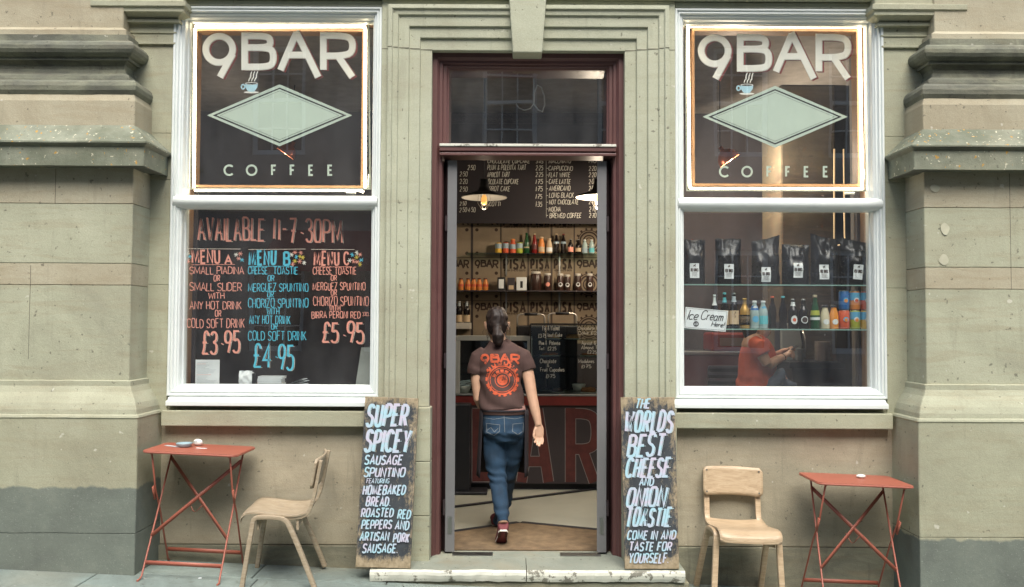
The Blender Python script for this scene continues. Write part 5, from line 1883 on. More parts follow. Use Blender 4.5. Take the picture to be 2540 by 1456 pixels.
    # shoes
    def shoe(ankle, heel, ball, toe):
        up_ = V((0, 0, 1))
        so_ = MB()
        ax = (ball - heel).normalized()
        nz = V((1, 0, 0)).cross(ax).normalized()
        if nz.z < 0:
            nz = -nz
        so_.tube([heel + nz * .045, heel + ax * .02 + nz * .045, (heel + ball) / 2 + nz * .04, ball + nz * .03, toe + up_ * .022], [(.032, .04), (.038, .05), (.037, .044), (.043, .034), (.022, .018)], 14)
        so_.tube([ankle, heel + ax * .05 + nz * .06], [.038, .036], 14)
        u = so_.build('shoe', 'shoe', root)
        remesh(u, .005, 4)
        pl = MB()
        prof = [(0, .022), (.1, .033), (.35, .031), (.6, .038), (.8, .04), (.93, .03), (1, .012)]
        def P(g):
            return heel + (ball - heel) * (g / .72) if g < .72 else ball + (toe - ball) * ((g - .72) / .28)
        L_ = [P(g) + V((-w_, 0, 0)) for g, w_ in prof] + [P(g) + V((w_, 0, 0)) for g, w_ in prof[::-1]]
        n = len(L_)
        pl.add([p + nz * .0 for p in L_] + [p + nz * .02 for p in L_], [tuple(range(n))] , 1)
        pl.add([p for p in L_] + [p + nz * .013 for p in L_], [(i, (i + 1) % n, (i + 1) % n + n, i + n) for i in range(n)] + [tuple(range(n, 2 * n))], 0)
        pl.build('sole', ['sole', 'solebot'], u)
    shoe(A(1248, 1294, .385), V((A(1249, 1300, .36).x, .215, .12)), V((A(1243, 1350, .47).x, .36, .006)), V((A(1242, 1345, .55).x, .43, .004)))
    shoe(A(1237, 1293, .985), V((A(1229, 1306, .93).x, .86, .003)), V((A(1229, 1300, 1.1).x, 1.03, .003)), V((A(1229, 1298, 1.17).x, 1.09, .003)))
    return root


person_walk()


def person_sit():
    A = at
    Yn = 1.42
    q = lambda x, y, Y=Yn: at(*RO(x, y), Y)
    root = thing('person', (q(1050, 800).x, Yn, 0), 'person in an orange T-shirt behind the bottle window, holding up a phone', 'person')
    b = MB()
    hp = q(1040, 960)
    nk = q(1010, 110)
    hd_ = q(1065, 20) + V((.0, 0, .0))
    b.tube([hp, q(1040, 800), q(1060, 600), q(1060, 400), q(1030, 220), q(1020, 150), q(1030, 110), q(1050, 60)], [(.12, .15), (.12, .15), (.105, .14), (.115, .15), (.1, .16), (.07, .12), (.05, .06), (.048, .05)], 18)
    b.tube([hd_ + V((.03, 0, -.09)), hd_ + V((.025, 0, -.06)), hd_ + V((.01, 0, 0)), hd_ + V((0, 0, .06)), hd_ + V((-.005, 0, .11)), hd_ + V((-.005, 0, .13))], [(.05, .03), (.08, .055), (.095, .075), (.098, .078), (.07, .06), (.02, .02)], 18)
    b.tube([hd_ + V((.095, 0, .02)), hd_ + V((.122, 0, -.02)), hd_ + V((.105, 0, -.03))], [.009, .014, .01], 8)
    b.tube([hd_ + V((.09, -.02, -.055)), hd_ + V((.1, 0, -.055)), hd_ + V((.09, .02, -.055))], [.006, .009, .006], 8)
    for s in (-1, 1):
        e_ = hd_ + V((-.01, s * .078, -.01))
        b.tube([e_ + V((0, 0, -.03)), e_ + V((-.003, s * .008, 0)), e_ + V((-.006, s * .008, .03))], [.007, .014, .01], 8)
    sh_n, sh_f = q(1030, 215, Yn - .16), q(1050, 215, Yn + .16)
    el_n, wr_n = q(1185, 480, Yn - .2), q(1395, 400, Yn - .1)
    b.tube([sh_n, q(1110, 350, Yn - .2), el_n, q(1225, 490, Yn - .19), q(1310, 440, Yn - .15), wr_n, q(1415, 390, Yn - .09)], [.05, .047, .041, .042, .037, .026, .024], 12)
    el_f, wr_f = q(1210, 430, Yn + .2), q(1400, 330, Yn + .04)
    b.tube([sh_f, q(1130, 330, Yn + .2), el_f, q(1300, 385, Yn + .12), wr_f, q(1420, 320, Yn + .03)], [.05, .045, .038, .035, .026, .024], 12)
    ph = [q(1420, 330, Yn - .03), q(1570, 258, Yn - .03)]
    b.tube([wr_n, q(1430, 372, Yn - .08), q(1465, 355, Yn - .07)], [(.02, .026), (.017, .036), (.016, .034)], 12, (0, 0, 1))
    b.tube([wr_f, q(1430, 315, Yn + .01), q(1460, 305, Yn - .005)], [(.02, .026), (.017, .036), (.015, .032)], 12, (0, 0, 1))
    for k_, (dx, dy) in enumerate(((1512, 330), (1528, 360), (1532, 388), (1522, 412))):     # near hand: fingers curled round the phone's edge
        b.tube([q(1450, 342 + 16 * k_, Yn - .075), q((1450 + dx) / 2 + 10, dy - 12, Yn - .08), q(dx, dy, Yn - .06), q(dx - 6, dy + 14, Yn - .04), q(dx - 22, dy + 16, Yn - .035)], [.009, .0088, .008, .0075, .006], 8)
    b.tube([q(1440, 350, Yn - .075), q(1470, 318, Yn - .06), q(1505, 296, Yn - .045), q(1520, 288, Yn - .04)], [.012, .0105, .0095, .007], 8)
    for k_ in range(4):                      # far hand: fingers reaching along the phone
        b.tube([q(1450, 296 + 11 * k_, Yn - .005), q(1490, 285 + 12 * k_, Yn - .0), q(1525, 280 + 13 * k_, Yn - .005), q(1545, 278 + 15 * k_, Yn - .015)], [.009, .0085, .008, .006], 8)
    b.tube([q(1440, 305, Yn + .0), q(1468, 286, Yn - .03), q(1498, 276, Yn - .04), q(1512, 272, Yn - .042)], [.011, .01, .009, .0065], 8)
    kn, kf = q(1400, 640, Yn - .1), q(1380, 640, Yn + .12)
    hn, hf = q(1080, 860, Yn - .08), q(1080, 860, Yn + .08)
    fn, ff = V((q(1420, 900).x, Yn - .1, .06)), V((q(1380, 900).x, Yn + .12, .06))
    for h_, k_, f_ in ((hn, kn, fn), (hf, kf, ff)):
        b.tube([h_, (h_ + k_) / 2, k_, k_ + V((.03, 0, -.06)), (k_ + f_) / 2 + V((.03, 0, 0)), f_], [.08, .075, .058, .055, .05, .036], 12)
        b.tube([f_ + V((-.05, 0, -.035)), f_ + V((.05, 0, -.03)), f_ + V((.15, 0, -.04))], [(.035, .03), (.04, .03), (.035, .018)], 10, (0, 1, 0))
    bo = b.build('body', 'skin', root)
    remesh(bo, .006, 4)
    s_ = MB()
    s_.tube([hp + V((0, 0, -.02)), q(1040, 830), q(1045, 700), q(1060, 560), q(1070, 430), q(1060, 300), q(1040, 210), q(1025, 160), q(1022, 125)], [(.16, .18), (.165, .18), (.15, .17), (.145, .165), (.15, .175), (.13, .18), (.1, .16), (.07, .11), (.055, .07)], 24)
    s_.tube([sh_n + V((0, .03, .0)), q(1085, 270, Yn - .19), q(1140, 365, Yn - .205)], [.06, .068, .064], 16)
    s_.tube([sh_f + V((0, -.03, .0)), q(1100, 270, Yn + .19), q(1150, 350, Yn + .2)], [.06, .066, .062], 16)
    so_ = s_.build('shirt', 'orange', root)
    remesh(so_, .007, 6)
    displace(so_, lambda p: .006 * math.sin(p.z * 46 + p.x * 30 + 5 * noise.noise(p * 5)) * max(.15, min(1, (1.25 - p.z) * 3)) + .004 * noise.noise(p * 12))
    j = MB()
    j.tube([hp + V((0, 0, -.05)), hp + V((0.02, 0, -.12)), hp + V((0.02, 0, -.2))], [(.14, .165), (.15, .17), (.12, .14)], 18)
    for h_, k_, f_ in ((hn, kn, fn), (hf, kf, ff)):
        j.tube([h_, (h_ + k_) / 2, k_, k_ + V((.03, 0, -.06)), (k_ + f_) / 2 + V((.03, 0, 0)), f_ + V((0, 0, .05))], [.09, .088, .072, .07, .066, .055], 14)
    jo = j.build('jeans', mat('faded_denim', '#586576', .85, var=.3, scale=9), root)
    remesh(jo, .008, 6)
    h = MB()
    hc = hd_ + V((-.03, 0, .03))
    h.tube([hc + V((-.03, 0, -.13)), hc + V((-.03, 0, -.08)), hc + V((-.025, 0, -.02)), hc + V((-.01, 0, .05)), hc + V((.01, 0, .1)), hc + V((.015, 0, .122))], [(.04, .05), (.06, .07), (.08, .086), (.09, .088), (.06, .06), (.01, .01)], 18)
    ho = h.build('hair', 'hair', root)
    remesh(ho, .007, 4)
    br = MB()
    d = (wr_n - q(1310, 440, Yn - .15)).normalized()
    br.lathe(0, 0, [(.027, -.004), (.031, 0), (.027, .004)], 18)
    m3 = d.to_track_quat('Z', 'Y').to_matrix()
    br.v = [wr_n - d * .012 + m3 @ v for v in br.v]
    br.build('bracelet', 'apron', root)
    ph_ = thing('phone', tuple(q(1500, 290, Yn - .03)), 'thin dark phone held by the person in orange', 'phone')
    a, b_ = q(1452, 318, Yn - .035), q(1574, 256, Yn - .035)
    d = (b_ - a) / 2
    MB().obox((a + b_) / 2, d, V((0, .034, 0)), V((-d.z, 0, d.x)).normalized() * .004).build('case', 'black', ph_, bevel=.003)
    MB().obox((a + b_) / 2 + V((-d.z, 0, d.x)).normalized() * .0045, d * .94, V((0, .031, 0)), V((-d.z, 0, d.x)).normalized() * .0006).build('screen', 'dimglass', ph_)
    st_ = thing('bar_stool', (hp.x, Yn, 0), 'dark round stool under the person in orange', 'stool')
    zs = hp.z - .2
    MB().lathe(hp.x, Yn, [(.001, zs - .06), (.16, zs - .06), (.175, zs - .03), (.165, zs), (.001, zs + .004)], 24).build('seat', 'black', st_)
    for a in (45, 135, 225, 315):
        MB().tube([V((hp.x + .1 * math.cos(R(a)), Yn + .1 * math.sin(R(a)), zs - .05)), V((hp.x + .18 * math.cos(R(a)), Yn + .18 * math.sin(R(a)), 0))], .012, 8).build('leg', 'black', st_)


person_sit()

# ================================================================== INSIDE THE ROOM
CY = fl(1300, 1216).y                       # counter front
cx0, cx1 = at(1060, 1100, CY).x, at(1640, 1100, CY).x
ct = at(1400, 981, CY).z
cnt = thing('cafe_counter', ((cx0 + cx1) / 2, CY, 0), 'dark counter front with big red BAR letters and a red rim, facing the doorway', 'counter')
MB().box(cx0, cx1, CY, CY + .75, .06, ct - .09).build('front_board', 'counter', cnt)
MB().box(cx0 + .02, cx1 - .02, CY + .05, CY + .7, 0, .058).build('kickboard', 'black', cnt)
MB().box(cx0 - .01, cx1 + .01, CY - .025, CY + .76, ct - .088, ct - .004).build('rim', 'cred', cnt, bevel=.004)
MB().box(cx0 - .02, cx1 + .02, CY - .035, CY + .77, ct - .0035, ct + .012).build('worktop', 'steel', cnt, bevel=.003)
Fb = flat(CY)
ol, rd = MB(), MB()
for st in ([(382, 155), (382, 685)], [(345, 190), (560, 190), (600, 240), (600, 360), (560, 410), (420, 410)], [(420, 425), (570, 425), (615, 480), (615, 600), (570, 650), (345, 650)],
           [(705, 690), (782, 155)], [(902, 690), (822, 155)], [(735, 540), (870, 540)],
           [(1062, 150), (1062, 690)], [(1025, 190), (1200, 190), (1250, 250), (1250, 400), (1200, 450), (1062, 450)], [(1150, 450), (1235, 690)]):
    pts = chaikin(st, 2) if len(st) > 2 else st
    i = len(ol.f)
    ol.ribbon([RE(*p) for p in pts], 82 * .3398, Fb, .001 + .0001 * (i % 9), 0)
    rd.ribbon([RE(*p) for p in pts], 72 * .3398, Fb, .003 + .0001 * (i % 9), 0)
for st in ([(110 + 75 * math.cos(a / 20 * 2 * PI), 260 + 110 * math.sin(a / 20 * 2 * PI)) for a in range(20)],):
    ol.ribbon([RE(*p) for p in st], 82 * .3398, Fb, .001, 0, True)
    rd.ribbon([RE(*p) for p in st], 72 * .3398, Fb, .003, 0, True)
ol.build('lettering_outline', 'cgrey', cnt)
rd.build('lettering', 'credtext', cnt)
pc = MB().box(at(1100, 1100, 2.2).x, at(1168, 1100, 2.2).x, 2.1, 2.28, 0, at(1140, 1000, 2.2).z)
pc.box(at(1092, 1100, 2.2).x, at(1210, 1100, 2.2).x, 2.06, 2.29, 0, .03)
tag(pc.build('dark_pedestal', 'black', bevel=.01), 'dark square pedestal standing in front of the cafe counter', 'pedestal')

# glass cake case on the counter, chalked with the cakes
zc = ct + .012
k0, k1 = at(1318, 900, CY).x, at(1600, 900, CY).x
zct = at(1400, 806, CY).z
case = thing('cake_case', ((k0 + k1) / 2, CY + .25, zc), 'glass cake case on the counter with cake names chalked on its front', 'display case')
g = MB()
g.box(k0, k1, CY + .01, CY + .016, zc, zct)
g.build('front_glass', 'clear', case)
fr = MB()
fr.box(k0, k1, CY + .005, CY + .5, zct, zct + .014)
fr.box(k0 - .012, k0 - .001, CY + .005, CY + .5, zc, zct)
fr.box(k1 + .001, k1 + .012, CY + .005, CY + .5, zc, zct)
fr.build('frame', 'black', case)
tx = MB()
Fk = flat(CY + .008)
for s, b in (('Fig & Walnut', (1195, 490, 1420, 555)), ('£3·75', (1140, 602, 1245, 648)), ('loaf Cake', (1265, 588, 1452, 636)), ('Plum &', (1150, 692, 1255, 742)), ('Polenta', (1285, 694, 1425, 742)), ('Tart', (1150, 766, 1222, 808)), ('£2·25', (1260, 770, 1376, 812)), ('Chocolate', (1162, 925, 1374, 976)), ('&', (1255, 986, 1284, 1025)),
             ('Fruit Cupcakes', (1166, 1036, 1480, 1086)), ('£1·75', (1236, 1125, 1362, 1168)), ('Chocolate loaf', (1652, 505, 1985, 545)), ('Cake £2·75', (1655, 566, 1990, 606)), ('Apricot &', (1702, 698, 1890, 740)), ('Almond Tart', (1696, 756, 1985, 796)), ('£2·25', (1775, 815, 1898, 856)), ('Madelines', (1660, 932, 1866, 976)), ('£1·75', (1696, 1000, 1828, 1040))):
    write(tx, s, (*RK(b[0], b[1]), *RK(b[2], b[3])), 1.25, Fk, jit=.05, gap=.2)
tx.build('chalk_lettering', 'menutext', case)
for zz_ in (at(*RK(1500, 668), CY + .2).z, at(*RK(1500, 885), CY + .2).z):
    MB().box(k0, k1, CY + .04, CY + .45, zz_ - .008, zz_).build('shelf', 'shelfglass', case)
z1_, z2_ = at(*RK(1500, 668), CY + .2).z, at(*RK(1500, 885), CY + .2).z
cream, brown, choc = mat('pale_cake', '#c49a62', .8, var=.3, scale=30), mat('brown_cake', '#8a5a34', .8, var=.3, scale=30), mat('chocolate_cake', '#3a241c', .7, var=.3, scale=30)
for x, y, z, w_, m_, lb in ((1340, 660, z1_, 85, cream, 'golden loaf cake on the upper shelf of the case, nearer the barista'), (1585, 660, z1_, 90, cream, 'golden domed cake on the upper shelf of the case, under the tall chrome handle'), (1290, 878, z2_, 120, brown, 'thin plum tart on the middle shelf of the case'), (1800, 878, z2_, 110, brown, 'orange apricot tart on the middle shelf of the case'),
                       (1390, 1300, zc, 80, choc, 'dark chocolate cupcakes tray cake on the case floor'), (1790, 1240, zc, 110, brown, 'pile of brown madeleines at the case floor')):
    c = at(*RK(x, y), CY + .2)
    r_ = w_ * .19169 * (DIST + CY + .2) / FPX
    t = thing('cake', (c.x, CY + .2, z), lb, 'cake')
    hh = r_ * (.55 if 'tart' not in lb else .22)
    mb = MB().lathe(c.x, CY + .2, [(.001, z + .008), (r_ * .86, z + .008), (r_ * .92, z + .008 + hh * .5), (r_ * .75, z + .008 + hh * .9), (.001, z + .008 + hh)], 20, sy=.8)
    for i, v in enumerate(mb.v):
        mb.v[i] = v + V((0, 0, .012 * noise.noise(v * 30) if v.z > z + .012 else 0))
    mb.build('sponge', m_, t)
    MB().lathe(c.x, CY + .2, [(.001, z + .001), (r_ * 1.0, z + .001), (r_ * 1.25, z + .007), (.001, z + .0075)], 24, sy=.8).build('plate', 'shade', t)
for x, wd, Yq, lb in ((1665, 88, CY + .33, 'white bowl on the counter inside the cake case'), (190, 80, CY + .1, 'white bowl heaped with sugar packets beside the silver case')):
    c = at(*RK(x, 1345 if wd == 88 else 1320), Yq)
    r_ = wd * .19169 * (DIST + Yq) / FPX
    t = thing('bowl', (c.x, Yq, zc), lb, 'bowl')
    MB().lathe(c.x, Yq, [(.001, zc), (r_ * .7, zc), (r_ * .95, zc + r_ * .85), (r_, zc + r_ * 1.1), (r_ * .93, zc + r_ * 1.1), (r_ * .6, zc + .02), (.001, zc + .015)], 24).build('dish', 'shade', t)
    if wd == 80:
        mb = MB()
        for i in range(9):
            mb.obox((c.x + random.uniform(-.6, .6) * r_, Yq + random.uniform(-.4, .4) * r_, zc + r_ * 1.12 + .006 * i), (.025, .006 * (i % 3), .004), (0, .015, .002), (0, 0, .002))
        mb.build('sugar_packets', 'paper', t)
# silver framed case behind the barista
s0, s1 = at(1128, 900, CY).x, at(1320, 900, CY).x
zsb, zst = zc, at(1220, 833, CY).z
sc_ = thing('silver_case', ((s0 + s1) / 2, CY + .2, zsb), 'silver framed glass food case behind the walking person', 'display case')
fr = MB()
e_ = .045
fr.box(s0, s1, CY + .03, CY + .07, zst - e_, zst)
fr.box(s0, s0 + e_, CY + .03, CY + .07, zsb, zst - e_ - .001)
fr.box(s1 - e_, s1, CY + .03, CY + .07, zsb, zst - e_ - .001)
fr.box(s0, s1, CY + .071, CY + .45, zst - .02, zst - .002)
fr.build('frame', mat('dull_aluminium', '#a9aaa4', .5, .0, .08), sc_, bevel=.004)
MB().box(s0 + e_, s1 - e_, CY + .045, CY + .05, zsb, zst - e_ - .002).build('glass', 'clear', sc_)
for zz_ in (at(1160, 903, CY).z, at(1160, 930, CY).z):
    MB().box(s0 + .01, s1 - .01, CY + .08, CY + .44, zz_ - .006, zz_).build('shelf', 'shelfglass', sc_)
MB().box(s0, s1, CY + .44, CY + .45, zsb, zst - .021).build('back_panel', 'ivinyl', sc_)
# two sandwich presses with chrome handles
for a, b, yt, lb in ((870, 1222, 345, 'black sandwich press with a chrome loop handle, nearer the walking person'), (1270, 1632, 335, 'black sandwich press with a tall chrome loop handle, above the cake case')):
    Yp = CY + .6
    q = lambda x, y: at(*RK(x, y), Yp)
    pa, pb = q(a, 480), q(b, 480)
    t = thing('sandwich_press', ((pa.x + pb.x) / 2, Yp, zc), lb, 'sandwich press')
    MB().box(pa.x - .01, pb.x + .01, Yp - .04, Yp + .25, zc, q(a, 490).z).build('body', 'black', t, bevel=.015)
    zt = q(a, yt).z
    hd2 = MB()
    pts = chaikin([V((pa.x, Yp - .03, pa.z - .02))[:2] + (0,) for _ in range(1)], 0) if False else None
    z0_ = pa.z - .03
    path = [V((pa.x, Yp - .02, z0_)), V((pa.x, Yp - .03, zt - .03)), V((pa.x + .012, Yp - .03, zt - .008)), V((pa.x + .035, Yp - .03, zt)), V((pb.x - .035, Yp - .03, zt)), V((pb.x - .012, Yp - .03, zt - .008)), V((pb.x, Yp - .03, zt - .03)), V((pb.x, Yp - .02, z0_))]
    hd2.tube(path, .009, 10, (0, 1, 0))
    hd2.build('handle', 'chrome', t)
    MB().tube([V((pa.x + .07, Yp - .03, zt)), V((pb.x - .07, Yp - .03, zt))], .014, 10, (0, 1, 0)).build('grip', 'black', t)

# shelves on the back wall, with what stands on them
WY = RY1
szA, szB = at(1400, 629.5, WY - .12).z, at(1400, 721.5, WY - .12).z
hx0, hx1 = at(1040, 629, WY - .1).x, at(1640, 629, WY - .1).x
hxa = at(1158, 629, WY - .1).x
for z, a, lb in ((szA, hxa, 'upper glass shelf of drinks on the poster wall'), (szB, hx0, 'lower dark shelf of jars on the poster wall')):
    t = thing('wall_shelf', ((a + hx1) / 2, WY - .12, z - .02), lb, 'shelf')
    MB().box(a, hx1, WY - .22, WY - .012, z - .012, z - .0005).build('board', 'shelfglass' if z == szA else 'ivinyl', t)
    for x in (1256, 1389):
        c = at(x, 640, WY - .1)
        MB().box(c.x - .008, c.x + .008, WY - .03, WY - .012, z - .22, z - .0125).build('bracket', 'steel', t)
M['lightcan'] = mat('grey_blue_can', '#8fa3ad', .5, var=.1)
Yq = WY - .12
def sb(x, yt, half, zb, *a_, **k_):
    c = at(*RJ(x, 850 if zb == szA else 1390), Yq)
    zt = at(*RJ(x, yt), Yq).z
    return bottle(c.x, Yq, zb + .0003, half * .17036 * (DIST + Yq) / FPX, zt - zb, *a_, **k_)
GA, GJ = 'drinks on the upper wall shelf', 'jars and bottles on the lower wall shelf'
for x, yt, hf, kind, body, cap, bands, lb, cat in (
        (705, 695, 48, 'can', 'yel', None, [(.45, .9, 'lightcan')], 'yellow and grey-blue can, first on the upper wall shelf', 'soda can'), (810, 690, 45, 'can', 'ored', None, [(.45, .9, 'lightcan')], 'red and grey-blue can, second on the upper wall shelf', 'soda can'),
        (915, 640, 48, 'juice', 'ored', 'orng', [(.3, .62, 'lightcan')], 'red bottle with grey-blue label between two cans on the upper wall shelf', 'bottle'), (1010, 690, 50, 'can', 'lime', None, [(.45, .9, 'lightcan')], 'lime and grey-blue can next to the green bottle on the wall shelf', 'soda can'),
        (1115, 550, 42, 'slim', 'bottlegreen', 'bottlegreen', [(.26, .32, 'beige')], 'tall slim green bottle on the upper wall shelf', 'bottle'), (1230, 560, 42, 'slim', 'bottlered', 'beige', [(.2, .45, 'credtext')], 'slim red bottle on the upper wall shelf', 'bottle'),
        (1330, 610, 48, 'juice', 'orng', 'beige', [(.1, .4, 'beige')], 'fat orange juice bottle with pale label on the wall shelf', 'bottle'), (1445, 632, 44, 'juice', 'beige', 'beige', [(.12, .4, 'paper')], 'small tan bottle with white label on the wall shelf', 'bottle'),
        (1548, 562, 42, 'cola', 'bottledark', 'beige', [(.5, .6, 'lightcan')], 'dark cola bottle on the wall shelf, next to the tan bottle', 'bottle'), (1650, 566, 42, 'cola', 'bottledark', 'cred', [(.5, .6, 'lightcan')], 'dark cola bottle on the wall shelf, next to the pink labelled bottle', 'bottle'),
        (1755, 640, 40, 'beer', 'bottledark', 'steel', [(.12, .45, 'salmon')], 'short dark bottle with pink label on the wall shelf', 'bottle'), (1868, 645, 42, 'beer', 'bottledark', 'steel', [(.14, .4, 'beige')], 'short dark bottle with cream label on the wall shelf', 'bottle'),
        (1962, 650, 40, 'water', 'bottleclear', 'white', [(.1, .4, 'lightcan')], 'pale blue water bottle on the wall shelf with a grey-blue label', 'bottle'), (2062, 650, 40, 'water', 'bottleclear', 'white', [(.1, .4, 'teal')], 'pale blue water bottle with teal label on the wall shelf', 'bottle')):
    sb(x, yt, hf, szA, kind, body, cap, bands, lb, cat, GA, seg=14)
nth = ['first', 'second', 'third', 'fourth', 'last']
for i, x in enumerate((160, 262, 345, 425, 515)):
    sb(x, 1212, 40, szB, 'juice', 'orng', 'credtext', [(.3, .5, 'ored')], 'small orange bottle on the lower wall shelf, %s of its row' % nth[i], 'bottle', 'small orange bottles on the lower wall shelf', seg=12)
for a, b, yt, m_, m2, lb in ((690, 805, 1200, 'black', 'paper', 'black packet with a tall white label on the lower wall shelf'), (835, 945, 1205, 'ivinyl', 'beige', 'dark packet with a low cream label on the lower wall shelf'), (965, 1115, 1200, 'paper', 'black', 'white packet with a dark figure on the lower wall shelf')):
    pa, pb, zt = at(*RJ(a, 1390), Yq), at(*RJ(b, 1390), Yq), at(*RJ(a, yt), Yq).z
    t = thing('packet', ((pa.x + pb.x) / 2, Yq, szB), lb, 'packet')
    MB().box(pa.x, pb.x, Yq - .04, Yq + .04, szB + .0003, zt).build('carton', m_, t, bevel=.004)
    w_, h_ = pb.x - pa.x, zt - szB
    lo, hi = (.15, .85) if m_ == 'black' else (.08, .4) if m_ == 'ivinyl' else (.2, .7)
    cx = (pa.x + pb.x) / 2
    MB().box(cx - w_ * (.32 if m_ != 'paper' else .12), cx + w_ * (.32 if m_ != 'paper' else .12), Yq - .0415, Yq - .0405, szB + h_ * lo, szB + h_ * hi).build('printed_panel', m2, t)
M['jarbrown'] = mat('coffee_in_jar', '#3a2620', .3, var=.25, scale=40)
for x, yt, hf, lb in ((1250, 1115, 82, 'big brown storage jar with a pale lid on the lower wall shelf'), (1422, 1140, 55, 'jar with a red label next to the big jar'), (1606, 1145, 50, 'jar with white square label, first after the red labelled jar'), (1708, 1160, 48, 'jar with white square label, second after the red labelled jar'), (1862, 1145, 50, 'jar with white square label, third after the red labelled jar'), (2035, 1145, 50, 'jar with white square label, last one on the lower wall shelf')):
    t = sb(x, yt, hf, szB, 'jar', 'jarbrown', 'shade', [], lb, 'jar', GJ, seg=16)
    if hf < 80:
        c = at(*RJ(x, 1300), Yq)
        r_ = hf * .17036 * (DIST + Yq) / FPX
        disc(t, c.x, Yq, szB + (at(*RJ(x, yt), Yq).z - szB) * .36, r_, .022, 'paper' if hf != 55 else 'salmon', 'paper_label')
        if hf != 55:
            disc(t, c.x, Yq, szB + (at(*RJ(x, yt), Yq).z - szB) * .38, r_ + .001, .013, 'cardink', 'label_print')
lg = MB()
la, lb2 = at(*RK(60, 455), WY - .3), at(*RK(262, 535), WY - .3)
lg.box(at(1060, 800, WY - .3).x, lb2.x, WY - .42, WY - .012, lb2.z, la.z)
tag(lg.build('wall_box', 'shade'), 'pale box shelf carrying the two wine bottles', 'shelf')
for x, s in ((118, 'nearer the door leaf'), (215, 'nearer the posters')):
    c = at(*RK(x, 445), WY - .3)
    zt = at(*RK(x, 178), WY - .3).z
    bottle(c.x, WY - .3, la.z + .0003, 42 * .19169 * (DIST + WY - .3) / FPX, zt - la.z, 'beer', 'bottledark', 'steel', [(.04, .36, 'beige'), (.78, .97, 'papergrey')], 'dark wine bottle with cream label, ' + s, 'wine bottle', 'wine bottles on the pale box shelf')

# posters
rows = (('top', 532, 638), ('middle', 639.5, 745), ('bottom', 746.5, 852))
colsP = ((1104, 1168, 'L', 'first column above the wine bottles', 'card'), (1173, 1241, 'L', 'second column', 'card'), (1243, 1309, 'P', 'third column', 'card'), (1311, 1367, 'P', 'fourth column', 'card'), (1369, 1424, 'P', 'fifth column', 'card'), (1426, 1496, 'G', 'sixth and last column', 'card'))
Fp = flat(WY - .006)
for rn, ya, yb in rows:
    for xa, xb, ty, cn, m_ in colsP:
        p0, p1 = Fp(xa, yb), Fp(xb, ya)
        t = thing('poster', ((p0.x + p1.x) / 2, WY - .006, p0.z), 'tan lettered wall poster, %s row, %s' % (rn, cn), 'poster', 'tan posters on the back wall')
        MB().box(p0.x, p1.x, WY - .006, WY - .002, p0.z, p1.z).build('sheet', m_, t)
        ink = MB()
        if ty == 'P':
            write(ink, 'PISA', (xa + 4, ya + 4, xb - 4, ya + 27), 5.2, Fp, jit=0, gap=.55, e=.001)
            write(ink, 'ACQUA DI ALTO GUSTO', (xa + 6, ya + 29, xb - 6, ya + 33), .8, Fp, jit=0, gap=.3, e=.001)
            ink.ribbon([(xa + 1.5, ya), (xa + 1.5, yb)], .7, Fp, .001)
            ink.ribbon([(xb - 1.5, ya), (xb - 1.5, yb)], .7, Fp, .001)
        else:
            logo(ink, Fp, logo_box(xa + 5, ya + 4, xb - 5, ya + 26), .001, 0, 74)
            cx, cy = (xa + xb) / 2, ya + 66
            if ty == 'G':
                for r_, w_ in ((27, 2), (22, 4), (14, 3), (8, 2)):
                    ink.ribbon([(cx + r_ * math.cos(i * PI / 16), cy + r_ * math.sin(i * PI / 16)) for i in range(32)], w_, Fp, .001 + r_ * .00002, 0, True)
                for i in range(14):
                    a = i * PI / 7
                    ink.ribbon([(cx + 26 * math.cos(a), cy + 26 * math.sin(a)), (cx + 33 * math.cos(a), cy + 33 * math.sin(a))], 5, Fp, .0012)
            else:
                for x, y in ((xa + 10, ya + 38), (xb - 10, ya + 38), (xa + 10, yb - 10), (xb - 10, yb - 10)):
                    ink.poly([(x + 4.2 * math.cos(i * PI / 7), y + 4.2 * math.sin(i * PI / 7)) for i in range(14)], Fp, .001)
        ink.build('ink', 'cardink', t)

